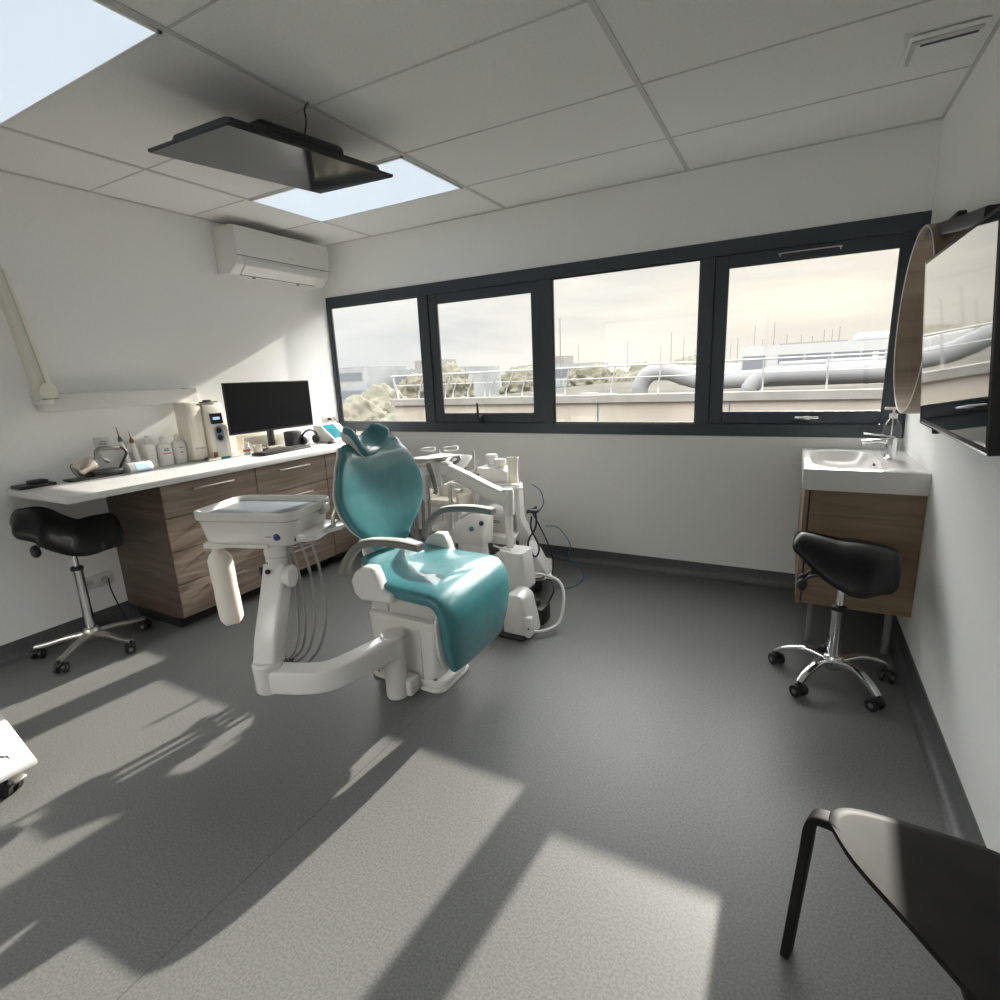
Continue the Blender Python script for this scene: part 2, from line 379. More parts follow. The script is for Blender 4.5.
# ================================================================== window band
# outer frame with posts
def frame_rects(bm, x0, x1, z0, z1, l, r, t, bt, y0, y1, bev=.003):
    box(bm, (x0, y0, z0), (x0 + l, y1, z1), bev, 1); box(bm, (x1 - r, y0, z0), (x1, y1, z1), bev, 1)
    box(bm, (x0 + l - .001, y0, z1 - t), (x1 - r + .001, y1, z1), bev, 1); box(bm, (x0 + l - .001, y0, z0), (x1 - r + .001, y1, z0 + bt), bev, 1)
YA, YB = -.012, .026
b = B(); frame_rects(b, 0, RW, WZ0, WZ1, .030, .035, .082, .075, YA, YB)
for x0, x1 in ((.966, 1.062), (2.005, 2.098), (3.066, 3.145)): box(b, (x0, YA, WZ0 + .07), (x1, YB, WZ1 - .08), .003, 1)
struct('trim_3', b, 'alu')['label'] = 'anthracite aluminium frame of the ribbon window'
wins = [(.030, .966, 1.028, 2.008, 0), (1.062, 2.005, 1.028, 2.008, 1), (2.098, 3.066, 1.028, 2.008, 0), (3.145, 4.115, 1.028, 2.008, 1)]
for i, (x0, x1, z0, z1, sash) in enumerate(wins):
    w = bpy.data.objects.new('window_%d' % (i + 1), None); COL.objects.link(w); w.location = (x0, 0, z0); WM[w.name] = Matrix.Translation((x0, 0, z0)); w['kind'] = 'structure'
    w['label'] = ['fixed end window beside the desk', 'openable window with a black handle', 'wide fixed window in the middle', 'openable window above the basin'][i]
    if sash:
        b = B(); frame_rects(b, x0 + .0005, x1 - .0005, z0 + .0005, z1 - .0005, .078, .078 if i == 3 else .068, .072, .072, .0, .024, .004); obj('window_frame', b, 'alu', w)
        gx0, gx1, gz0, gz1 = x0 + .076, x1 - (.076 if i == 3 else .066), z0 + .072, z1 - .072
        b = B(); frame_rects(b, gx0 - .004, gx1 + .004, gz0 - .004, gz1 + .004, .007, .007, .007, .007, .004, .012, 0); obj('glazing_bead', b, 'alu2', w)
    else:
        b = B(); frame_rects(b, x0 + .001, x1 - .001, z0 + .001, z1 - .001, .008, .008, .008, .008, .002, .020, .001); obj('glazing_bead', b, 'alu2', w)
        gx0, gx1, gz0, gz1 = x0 + .005, x1 - .005, z0 + .005, z1 - .005
    b = B(); box(b, (gx0, .010, gz0), (gx1, .015, gz1)); obj('pane', b, 'glass', w)
    if i == 1:
        b = B(); box(b, (1.475, -.022, 1.03), (1.505, .0, 1.085), .004); box(b, (1.48, -.05, 1.055), (1.50, -.018, 1.075), .004); box(b, (1.482, -.06, 1.06), (1.498, -.045, 1.185), .005); obj('window_handle', b, 'alu2', w)
    if i == 3:
        b = B(); box(b, (3.62, -.03, 1.060), (3.745, -.016, 1.074), .005); box(b, (3.67, -.018, 1.055), (3.70, .0, 1.078), .003); obj('window_handle', b, 'chrome', w)
        b = B(); box(b, (3.60, -.008, 1.03), (3.70, .0, 1.045), .003); cyl(b, (3.655, -.015, 1.04), (3.655, 0, 1.04), .007); obj('lock', b, 'alu2', w)
        b = B(); tube(b, [(3.485, -.0, 1.965), (3.487, -.012, 1.974), (3.50, -.014, 1.978), (3.76, -.014, 1.978), (3.772, -.012, 1.974), (3.775, 0, 1.965)], .0035, 8, 3); obj('stay_bar', b, 'steel', w)

w = bpy.data.objects.new('window_5', None); COL.objects.link(w); w.location = (FX0, YF - .08, FZ0); WM[w.name] = Matrix.Translation(w.location); w['kind'] = 'structure'; w['label'] = 'unseen window added in the wall behind the camera for fill light'
b = B(); frame_rects(b, FX0, FX1, FZ0, FZ1, .05, .05, .05, .05, YF - .11, YF - .05); obj('window_frame', b, 'alu', w)
b = B(); box(b, (FX0 + .045, YF - .083, FZ0 + .045), (FX1 - .045, YF - .077, FZ1 - .045)); obj('pane', b, 'glass', w)

# ================================================================== ceiling fittings
def ceiling_panel(x0, y0, label):
    t = thing('ceiling_light', label, 'ceiling light', (x0 + .6, y0 + .3, CH - .012), 0, 'recessed light panels in the ceiling')
    b = B(); z0, z1 = CH - .012, CH - .004
    for lo, hi in (((x0 + .012, y0 + .006, z0), (x0 + 1.188, y0 + .018, z1)), ((x0 + .012, y0 + .582, z0), (x0 + 1.188, y0 + .594, z1)),
                   ((x0 + .012, y0 + .006, z0), (x0 + .024, y0 + .594, z1)), ((x0 + 1.176, y0 + .006, z0), (x0 + 1.188, y0 + .594, z1))): box(b, lo, hi)
    obj('light_frame', b, 'white', t)
    b = B(); box(b, (x0 + .022, y0 + .016, CH - .010), (x0 + 1.178, y0 + .584, CH - .005)); obj('diffuser', b, 'panel', t)
ceiling_panel(.57, -1.137, 'glowing ceiling panel beyond the hanging screen, near the window wall')
ceiling_panel(.57, -2.937, 'large glowing ceiling panel between the hanging screen and the camera')
ceiling_panel(.57, -4.737, 'glowing ceiling panel behind the camera')
ceiling_panel(2.97, -4.737, 'glowing ceiling panel behind the camera by the right wall')
# air grille
t = thing('air_vent', 'white square air vent with a dark slot in the ceiling by the right wall', 'vent', (3.99, -.82, CH - .012))
b = B(); box(b, (3.885, -.93, CH - .012), (4.11, -.70, CH - .0045), .004)
obj('vent_plate', b, 'ceil', t)
b = B(); box(b, (3.90, -.905, CH - .019), (4.10, -.88, CH - .011), .003); box(b, (3.895, -.905, CH - .019), (3.91, -.72, CH - .011), .003); obj('rim_lip', b, 'grid', t)
b = B(); box(b, (3.925, -.873, CH - .0145), (4.09, -.852, CH - .0115)); obj('slot', b, 'black', t)

# hanging screen under the ceiling
t = thing('ceiling_television', 'dark flat screen hung face down under the ceiling over the dental chair', 'television', (1.56, -1.73, 2.42))
TC = Matrix.Translation((1.562, -1.732, 2.320)) @ Matrix.Rotation(-.023, 4, 'Z') @ Matrix.Rotation(.038, 4, 'Y') @ Matrix.Rotation(.070, 4, 'X')
b = B(); box(b, (-.25, -.444, 0), (.25, .444, .012), .003); obj('screen_shell', b, 'black', t, xf=TC)
b = B(); box(b, (-.246, -.440, -.002), (.246, .440, .0005), .0004, 1); obj('screen', b, 'screen2', t, xf=TC)
b = B(); prism(b, [(-.16, .012), (.236, .012), (.228, .035), (.19, .045), (-.12, .045)], 'y', -.41, .37, .008, 3); prism(b, [(-.14, .04), (.222, .035), (.215, .065), (.17, .088), (-.10, .080)], 'y', -.24, .16, .014, 3); obj('back_box', b, 'black', t, xf=TC)
b = B(); box(b, (-.16, -.14, .055), (.05, .14, .075), .006); obj('mount_plate', b, 'black', t, xf=TC)
b = B(); cyl(b, (1.46, -1.72, 2.37), (1.46, -1.72, 2.494), .025); cyl(b, (1.46, -1.72, 2.486), (1.46, -1.72, 2.4955), .05); obj('ceiling_mount', b, 'black', t)
b = B(); tube(b, [(.21, -.06, .05), (.245, -.07, .10), (.235, -.06, .15), (.25, -.05, .172)], .0035, 8); obj('cable', b, 'black', t, xf=TC)

# air conditioner
t = thing('air_conditioner', 'white wall air conditioner above the desk by the corner', 'air conditioner', (0, -.53, 2.15))
b = B(); prism(b, [(0, 2.15), (.13, 2.145), (.20, 2.20), (.222, 2.27), (.222, 2.44), (.20, 2.452), (0, 2.452)], 'y', -1.0, -.15, .008); obj('casing', b, 'white', t)
b = B(); prism(b, [(.2225, 2.258), (.2245, 2.258), (.2245, 2.438), (.2225, 2.438)], 'y', -.996, -.154); obj('front_panel', b, 'white', t)
b = B(); prism(b, [(.143, 2.146), (.150, 2.144), (.214, 2.196), (.219, 2.234), (.212, 2.234)], 'y', -.93, -.24, .002); obj('air_flap', b, 'white2', t)
b = B(); box(b, (.222, -.998, 2.2535), (.2242, -.152, 2.2565)); box(b, (.128, -.925, 2.144), (.140, -.245, 2.147)); box(b, (.10, -.80, 2.138), (.115, -.785, 2.148)); box(b, (.10, -.40, 2.138), (.115, -.385, 2.148)); obj('shadow_gap', b, 'ink', t)
b = B(); box(b, (.2246, -.56, 2.29), (.2252, -.50, 2.296)); obj('maker_mark', b, 'lgrey', t)

# ================================================================== left wall: arm unit and sockets
t = thing('xray_wall_unit', 'white wall-mounted x-ray arm folded against the wall on its long rail', 'x-ray arm', (0, -2.17, 1.30))
b = B(); box(b, (.002, -2.215, 1.296), (.078, -1.345, 1.388), .006); obj('wall_rail', b, 'white2', t)
for lo, hi in (((.074, -1.45, 1.384), (.080, -1.41, 1.388)), ((.03, -1.42, 1.298), (.074, -1.36, 1.301))):
    b = B(); box(b, lo, hi); obj('rail_slot', b, 'ink', t)
b = B(); box(b, (.01, -2.235, 1.335), (.10, -2.165, 1.375), .008); cyl(b, (.055, -2.215, 1.375), (.055, -2.215, 1.39), .035); obj('pivot_bracket', b, 'white', t)
b = B(); strap(b, [(.085, -2.200, 1.368), (.085, -2.205, 1.44), (.095, -2.245, 1.75), (.115, -2.29, 2.0)], lambda u: .085 - .02 * u, .085, (0, 1, 0), 5); obj('spring_arm', b, 'cream', t)
b = B(); strap(b, [(.132, -2.20, 1.43), (.142, -2.243, 1.74), (.162, -2.285, 1.99)], .006, .006, (0, 1, 0), 4, 8); obj('arm_seam', b, 'lgrey', t)
b = B(); cyl(b, (.041, -2.197, 1.405), (.1365, -2.197, 1.405), .042, n=28); box(b, (.04, -2.238, 1.364), (.135, -2.155, 1.405), .004); obj('elbow_cover', b, 'cream', t)
b = B(); box(b, (.1355, -2.235, 1.3605), (.1375, -2.158, 1.3635)); obj('elbow_gap', b, 'black', t)
b = B(); strap(b, [(.115, -2.285, 1.985), (.16, -2.42, 1.99), (.2, -2.62, 1.99)], .07, .06, (0, 0, 1), 4); obj('upper_arm', b, 'cream', t)

def socket(y, z, label, x=0.0, n=1, plug=False, back=False):
    t = thing('wall_socket', label, 'socket', (x, y, z))
    b = B(); box(b, (.0, -.04, -.04), (.011, -.04 + .08 * n, .04), .003); obj('cover_plate', b, 'white', t, local=True)
    for k in range(n):
        b = B(); lathe(b, [(.022, 0), (.022, .004), (.020, .005), (.018, .0015), (0, .0015)], (.0112, .08 * k, 0), (1, 0, 0)); s = obj('socket_well', b, 'lgrey', t, local=True)
        b = B()
        for dy in (-.0095, .0095): cyl(b, (.0128, .08 * k + dy, 0), (.0133, .08 * k + dy, 0), .0028, n=10)
        obj('pin_hole', b, 'black', s, local=True)
    return t
socket(-1.940, 1.085, 'white wall socket above the worktop behind the metal lamp')
p = socket(-1.800, 1.050, 'white plug adapter on the wall behind the handpiece base')
b = B(); box(b, (.011, -.035, -.035), (.05, .03, .035), .006); obj('adapter_body', b, 'white', p, local=True)
socket(-2.165, .285, 'white double wall socket under the desk behind the saddle stool', n=2)
p = socket(-.165, 1.065, 'white wall socket with a black plug beside the end of the window', n=2)
b = B(); cyl(b, (.012, .02, .005), (.04, .02, .005), .012, n=14); tube(b, [(.04, .02, .005), (.07, .04, .0), (.08, .07, -.04), (.07, .08, -.10)], .003, 8); obj('plug', b, 'black', p, local=True)

# ================================================================== desk and cabinets
t = thing('worktop', 'long white worktop along the left wall with a free corner over the stool', 'worktop', (.31, -1.215, .875))
b = B(); box(b, (.001, -2.43, .876), (.632, -.013, .910), .003); obj('top_slab', b, 'worktop', t)
def cabinet(y0, y1, label, zs, side=False):
    t = thing('drawer_cabinet', label, 'cabinet', (.3, (y0 + y1) / 2, 0), 0, 'drawer cabinets under the white worktop')
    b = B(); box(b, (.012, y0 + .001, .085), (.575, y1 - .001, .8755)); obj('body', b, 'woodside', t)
    b = B(); box(b, (.05, y0 + .03, .0015), (.50, y1 - .005, .0845)); obj('plinth', b, 'plinth', t)
    for z0, z1 in zip(zs[1:], zs):
        b = B(); box(b, (.5755, y0 + .003, z0 + .0025), (.595, y1 - .003, z1 - .0025), .0012, 1); d = obj('drawer', b, 'wood', t)
        yc = (y0 + y1) / 2; zc = z1 - .048 if z1 - z0 > .12 else (z0 + z1) / 2
        b = B(); box(b, (.615, yc - .13, zc - .005), (.626, yc + .13, zc + .005), .002)
        for s in (-.11, .11): box(b, (.5945, yc + s - .005, zc - .004), (.618, yc + s + .005, zc + .004))
        obj('handle', b, 'steel', d)
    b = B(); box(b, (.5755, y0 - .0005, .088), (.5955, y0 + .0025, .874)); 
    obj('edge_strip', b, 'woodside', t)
Z4 = [.873, .682, .488, .292, .088]
cabinet(-1.985, -1.380, 'brown wood-grain drawer cabinet at the open end of the worktop beside the stool', Z4)
cabinet(-1.380, -.785, 'brown wood-grain drawer cabinet below the keyboard, between the other two', Z4)
cabinet(-.785, -.185, 'brown wood-grain drawer cabinet nearest the window wall, partly behind the teal backrest', Z4)
b = B(); box(b, (.012, -.183, .0015), (.575, -.155, .875)); box(b, (.55, -.155, .60), (.57, -.013, .875)); tag(obj('end_panel', b, 'woodside'), 'brown side panel closing the worktop at the window wall', 'panel')

# ---- things on the worktop (top at z = .91)
TZ = .9105
t = thing('black_notebook', 'black folder lying flat at the open corner of the worktop', 'folder', (.10, -2.34, TZ))
b = B(); box(b, (.015, -2.415, TZ), (.135, -2.255, TZ + .016), .004, mat=None); obj('cover', b, 'black', t)
b = B(); box(b, (.03, -2.35, TZ + .0162), (.10, -2.275, TZ + .033), .005); tag(obj('glasses_case', b, 'black'), 'small black case lying on the black folder', 'case')

t = thing('curing_lamp', 'metallic champagne barrel lamp with a grey grip lying on a black stand', 'lamp', (.14, -2.06, TZ))
LA = XF((.13, -2.105, TZ + .074), 0, 0, rad(90)) @ Matrix.Rotation(rad(-24), 4, 'Y')
b = B(); lathe(b, [(.0, -.052), (.034, -.052), (.040, -.046), (.042, -.03), (.042, .034), (.039, .040)], axis=(1, 0, 0)); obj('barrel', b, 'silver', t, xf=LA)
b = B(); lathe(b, [(.0, .052), (.030, .052), (.038, .046), (.040, .038), (.040, .030)], axis=(1, 0, 0)); obj('lens_ring', b, 'chrome', t, xf=LA)
b = B(); tube(b, [(.125, -2.04, TZ + .10), (.13, -2.03, TZ + .155), (.135, -1.975, TZ + .160), (.14, -1.92, TZ + .150)], .012, 10); tube(b, [(.13, -2.035, TZ + .145), (.13, -2.01, TZ + .10), (.14, -1.985, TZ + .08)], .010, 10); obj('grip', b, 'grey_pl', t)
b = B(); box(b, (.06, -2.20, TZ), (.17, -2.04, TZ + .012), .005); box(b, (.07, -2.09, TZ), (.17, -1.93, TZ + .040), .012); tube(b, [(.12, -1.93, TZ + .03), (.13, -1.91, TZ + .07), (.14, -1.885, TZ + .12), (.13, -1.90, TZ + .15), (.12, -1.93, TZ + .15)], .007, 8); obj('stand', b, 'black', t)
b = B(); tube(b, [(.12, -2.14, TZ + .01), (.12, -2.165, TZ + .05), (.12, -2.17, TZ + .09), (.12, -2.14, TZ + .085), (.13, -2.125, TZ + .05)], .0022, 8); obj('wire', b, 'black', t)

t = thing('charging_dock', 'white charging base with a pale blue display holding two upright handpieces', 'charging base', (.15, -1.80, TZ))
b = B(); prism(b, [(.07, TZ), (.185, TZ), (.19, TZ + .01), (.165, TZ + .055), (.10, TZ + .062), (.07, TZ + .05)], 'y', -1.905, -1.770, .006); obj('base', b, 'white', t)
b = B(); prism(b, [(.1885, TZ + .016), (.1695, TZ + .050), (.168, TZ + .049), (.187, TZ + .015)], 'y', -1.868, -1.795); obj('display', b, 'lcd', t)
for y, h, tip in ((-1.875, .135, 'ink'), (-1.815, .118, 'amber')):
    b = B(); lathe(b, [(0, 0), (.016, 0), (.0165, .03), (.013, h * .7), (.010, h)], (.115, y, TZ + .052), (-.05, -.10, 1)); w = tag(obj('handpiece', b, 'white'), 'white cordless handpiece with a %s tip standing in the charging base' % ('long dark' if tip == 'ink' else 'short amber'), 'handpiece', 'handpieces in the charging base')
    b = B(); lathe(b, [(.0112, h), (.013, h + .004), (.010, h + .02), (.006, h + .028), (.0035, h + .035), (.0018, h + .085 if tip == 'ink' else h + .06), (0, h + .088)], (.115, y, TZ + .052), (-.05, -.10, 1)); obj('tip', b, tip, w)

def pump_bottle(x, y, w, d, h, label, mat='white', cap='white', pump=True, lab=None, grp=None, n=24):
    t = thing('pump_bottle', label, 'bottle', (x, y, TZ), 0, grp)
    b = B(); R = []
    for f, s in ((0, .9), (.015, 1), (.62, 1), (.75, .93), (.82, .6), (.84, .36), (.90, .36)):
        r = []
        for k in range(n):
            a = 2 * PI * k / n; c, q = math.cos(a), math.sin(a)
            r.append((d / 2 * s * math.copysign(abs(c) ** .6, c), w / 2 * s * math.copysign(abs(q) ** .6, q), h * f))
        R.append(r)
    rings(b, R); obj('bottle_body', b, mat, t, local=True)
    b = B()
    if pump:
        lathe(b, [(w * .2, h * .89), (w * .2, h * .95), (.005, h * .955), (.005, h * 1.05)], n=16); box(b, (-.008, -.01, h * 1.04), (.04, .01, h * 1.08), .004)
    else: lathe(b, [(w * .19, h * .89), (w * .18, h * 1.02), (w * .07, h * 1.03), (w * .07, h * 1.06), (0, h * 1.06)], n=16)
    obj('cap', b, cap, t, local=True)
    if lab:
        b = B(); box(b, (d / 2 + .0002, -w * .34, h * .12), (d / 2 + .0012, w * .34, h * .62)); l = obj('paper_label', b, 'white', t, local=True)
        for k, (zz, ww, m) in enumerate(lab):
            b = B(); box(b, (d / 2 + .0013, -w * ww, h * zz), (d / 2 + .0018, w * ww, h * zz + .006)); obj('label_print', b, m, l, local=True)
    return t
pump_bottle(.075, -1.725, .075, .06, .185, 'slim cloudy pump bottle with a white label behind the charging base', 'milky', 'white', True, [(.3, .3, 'lgrey'), (.4, .3, 'lgrey')])
pump_bottle(.085, -1.635, .090, .055, .178, 'white squat bottle with a turquoise mark and red line, beside the pump bottle', 'white', 'white', False, [(.52, .2, 'tealpl'), (.58, .16, 'tealpl'), (.42, .3, 'redink')])
pump_bottle(.085, -1.540, .088, .055, .182, 'white squat bottle with cream print, nearest the tall white box', 'white', 'white', False, [(.55, .15, 'redink'), (.38, .1, 'ink'), (.25, .3, 'cream')])

t = thing('wall_dispenser_box', 'tall narrow white box with small lettering standing upright on the worktop', 'box', (.10, -1.445, TZ))
b = B(); box(b, (.03, -1.495, TZ + .014), (.165, -1.395, TZ + .385), .006); obj('shell', b, 'cream', t)
b = B(); box(b, (.05, -1.475, TZ), (.15, -1.41, TZ + .0145), .003); obj('foot', b, 'steel', t)
text('lettering', 'LACTONA', .016, 'ink', t, face_px(.1656, -1.445, TZ + .085))
t = thing('obturation_unit', 'white tower device with a black display and oval button pad beside the tall box', 'device', (.12, -1.31, TZ))
b = B(); prism(b, [(.02, TZ), (.20, TZ), (.205, TZ + .02), (.185, TZ + .30), (.165, TZ + .37), (.03, TZ + .375)], 'y', -1.385, -1.245, .008); obj('casing', b, 'cream', t)
SL = math.atan2(.02, .28)
def on_front(bm, y0, y1, z0, z1, o0, o1): # thin slab lying on the sloping front
    X = lambda z: .205 - (z - .02) * (.02 / .28)
    prism(bm, [(X(z0) + o0, TZ + z0), (X(z1) + o0, TZ + z1), (X(z1) + o1, TZ + z1), (X(z0) + o1, TZ + z0)], 'y', y0, y1)
b = B(); on_front(b, -1.352, -1.278, .035, .245, .0003, .0015); obj('control_plate', b, 'lgrey', t)
b = B(); on_front(b, -1.360, -1.270, .235, .305, .0016, .003); d = obj('display', b, 'lcddark', t)
b = B(); on_front(b, -1.340, -1.290, .262, .280, .0031, .0036); obj('display_line', b, 'lcd', d)
b = B()
for k in range(20):
    pass
R_ = [[(.1965 + h - (z - .165) * .07, -1.315 + y, TZ + z) for y, z in [(r * math.cos(a), .165 + r * math.sin(a) + (.022 if math.sin(a) > 0 else -.022)) for a in [2 * PI * (k + .5) / 32 for k in range(32)]]] for r, h in ((.030, 0), (.030, .0025), (.001, .0027))]
rings(b, R_); p = obj('oval_pad', b, 'bluegrey', t)
for zz in (.188, .142):
    b = B(); lathe(b, [(.019, 0), (.018, .0035), (0, .0035)], (.1990 - (zz - .165) * .07, -1.315, TZ + zz), (1, 0, .07), n=20); obj('button', b, 'black', p)
b = B(); box(b, (.09, -1.40, TZ + .376), (.17, -1.27, TZ + .384), .003); box(b, (.12, -1.35, TZ + .384), (.16, -1.31, TZ + .395), .004); tag(obj('black_pad', b, 'black'), 'small black pad lying on top of the white tower device', 'pad')
b = B(); tube(b, [(.10, -1.245, TZ + .35), (.14, -1.22, TZ + .25), (.15, -1.175, TZ + .12), (.15, -1.15, TZ + .04), (.12, -1.17, TZ + .008), (.09, -1.22, TZ + .008)], .006, 8, 6); obj('cable', b, 'cream', t)
b = B(); box(b, (.207, -1.385, TZ), (.218, -1.36, TZ + .05), .003); obj('probe', b, 'amber', t)
t = thing('marker_pen', 'white and turquoise pen lying in front of the tower device', 'pen', (.24, -1.38, TZ))
b = B(); lathe(b, [(.004, 0), (.009, .004), (.009, .085), (.006, .09)], (.245, -1.455, TZ + .009), (.02, 1, 0), n=12); obj('pen_body', b, 'white', t)
b = B(); lathe(b, [(.006, .088), (.008, .092), (.007, .15), (.002, .165)], (.245, -1.455, TZ + .009), (.02, 1, 0), n=12); obj('pen_cap', b, 'tealpl', t)

# monitor
t = thing('computer_monitor', 'black computer monitor standing on the worktop', 'monitor', (.22, -.92, TZ))
b = B(); box(b, (.262, -1.292, 1.062), (.284, -.566, 1.410), .004); obj('screen_shell', b, 'black', t)
b = B(); box(b, (.2841, -1.286, 1.076), (.2852, -.572, 1.404), .0003, 1); obj('screen', b, 'mon', t)
b = B(); box(b, (.215, -1.00, 1.13), (.262, -.84, 1.29), .01); box(b, (.20, -.945, TZ + .011), (.222, -.895, 1.2), .004); obj('neck', b, 'black', t)
b = B(); box(b, (.13, -1.02, TZ), (.28, -.81, TZ + .012), .004); obj('foot', b, 'black', t)
# keyboard and mouse
t = thing('keyboard', 'black computer keyboard lying in front of the monitor', 'keyboard', (.37, -.92, TZ))
KB = XF((.37, -.96, TZ), 0, 0, rad(3))
b = B(); box(b, (-.065, -.22, 0), (.065, .22, .016), .004); obj('tray', b, 'black', t, xf=KB)
b = B()
for i in range(5):
    for j in range(16):
        box(b, (-.055 + i * .0225, -.21 + j * .0265, .0162), (-.036 + i * .0225, -.187 + j * .0265, .0215))
obj('keys', b, 'rubber', t, xf=KB)
b = B(); sphere(b, (.40, -.50, TZ + .001), .03, 1.0, 1.7, .75); bmesh.ops.bisect_plane(b, geom=list(b.verts) + list(b.edges) + list(b.faces), plane_co=(0, 0, TZ + .0005), plane_no=(0, 0, 1), clear_inner=True); tag(obj('computer_mouse', b, 'black'), 'black computer mouse on the worktop beside the keyboard', 'mouse')
# small things below the monitor
t = thing('small_jar', 'small white jar with a brown band below the monitor', 'jar', (.16, -1.12, TZ))
b = B(); lathe(b, [(.0, 0), (.022, 0), (.024, .004), (.024, .05), (.018, .056)], (.20, -1.13, TZ), n=20); obj('glass_body', b, 'white', t)
b = B(); lathe(b, [(.0245, .02), (.0245, .036)], (.20, -1.13, TZ), n=20); obj('band', b, 'redink', t)
b = B(); lathe(b, [(.021, .056), (.021, .082), (0, .083)], (.20, -1.13, TZ), n=20); obj('lid', b, 'white', t)
t = thing('paper_tray', 'cream open tray leaning on the wall below the monitor', 'tray', (.10, -.8, TZ))
b = B(); prism(b, [(.03, TZ), (.11, TZ), (.115, TZ + .11), (.105, TZ + .11), (.10, TZ + .008), (.04, TZ + .008), (.04, TZ + .12), (.03, TZ + .12)], 'y', -1.08, -.60, .002); obj('tray_body', b, 'cream', t)
b = B(); lathe(b, [(0, 0), (.028, 0), (.03, .004), (.03, .06), (.027, .06), (.027, .006), (0, .006)], (.235, -1.065, TZ), n=20); m = tag(obj('mug', b, 'cream'), 'cream mug standing behind the keyboard', 'mug')
b = B(); tube(b, [(.255, -1.040, TZ + .05), (.27, -1.02, TZ + .045), (.27, -1.015, TZ + .025), (.255, -1.036, TZ + .015)], .004, 8); obj('mug_handle', b, 'black', m)
b = B(); cyl(b, (.23, -.96, TZ + .02), (.23, -.90, TZ + .02), .014, n=14); cyl(b, (.23, -.905, TZ + .02), (.23, -.895, TZ + .02), .0145, n=14); tag(obj('tape_roll', b, 'cream'), 'small cream roll lying behind the keyboard', 'roll')
t = thing('headset', 'tangle of black headset on a dark holder behind the keyboard end', 'headset', (.22, -.68, TZ))
b = B(); box(b, (.15, -.76, TZ), (.25, -.66, TZ + .12), .012); obj('holder', b, 'black', t)
b = B(); tube(b, [(.24, -.66, TZ + .02), (.25, -.65, TZ + .09), (.25, -.58, TZ + .115), (.25, -.52, TZ + .08), (.25, -.515, TZ + .02)], .008, 10); obj('headband', b, 'black', t)
for y in (-.655, -.535):
    b = B(); lathe(b, [(0, 0), (.03, .003), (.034, .015), (.030, .03), (0, .032)], (.25, y - .015, TZ + .038), (.1, 1, 0), n=20); obj('ear_cup', b, 'rubber', t)
b = B(); box(b, (.26, -.62, TZ), (.268, -.612, TZ + .10), .002); obj('post', b, 'lgrey', t)
# turquoise box
t = thing('wipes_box', 'white and turquoise sloping box with black print at the corner of the worktop', 'box', (.30, -.36, TZ))
TB = XF((.26, -.36, TZ), 0, 0, rad(12))
b = B(); prism(b, [(-.085, 0), (.095, 0), (.10, .03), (-.01, .135), (-.085, .14)], 'y', -.13, .13, .006); obj('carton', b, 'white', t, xf=TB)
b = B(); prism(b, [(.0985, .035), (-.008, .1385), (-.010, .1365), (.0965, .033)], 'y', -.115, .04); l = obj('turquoise_label', b, 'tealpl', t, xf=TB)
b = B()
for k, (u, v, w) in enumerate(((.25, -.09, .05), (.42, -.085, .06), (.60, -.08, .05))):
    x = .100 - .108 * u; z = .036 + .103 * u; box(b, (x - .004, v, z + .002), (x + .004, v + w, z + .0045))
obj('label_print', b, 'ink', l, xf=TB)
t = thing('document_tray', 'white tray of papers with a looped dark cable behind the headrest', 'tray', (.42, -.14, TZ))
b = B(); box(b, (.34, -.22, TZ), (.60, -.02, TZ + .012), .003); box(b, (.35, -.21, TZ + .012), (.60, -.03, TZ + .018), .002, mat=None); obj('paper_stack', b, 'white', t)
b = B(); box(b, (.36, -.205, TZ + .0185), (.605, -.035, TZ + .0225)); obj('dark_folder', b, 'ink', t)
b = B(); box(b, (.37, -.20, TZ + .023), (.60, -.04, TZ + .036), .003); obj('upper_papers', b, 'white', t)
b = B(); tube(b, [(.41, -.32, TZ + .007), (.42, -.28, TZ + .05), (.42, -.245, TZ + .075), (.40, -.235, TZ + .06), (.40, -.25, TZ + .045), (.41, -.29, TZ + .06), (.42, -.24, TZ + .09)], .006, 8); tag(obj('looped_cable', b, 'black'), 'short black cable looped beside the turquoise box', 'cable')

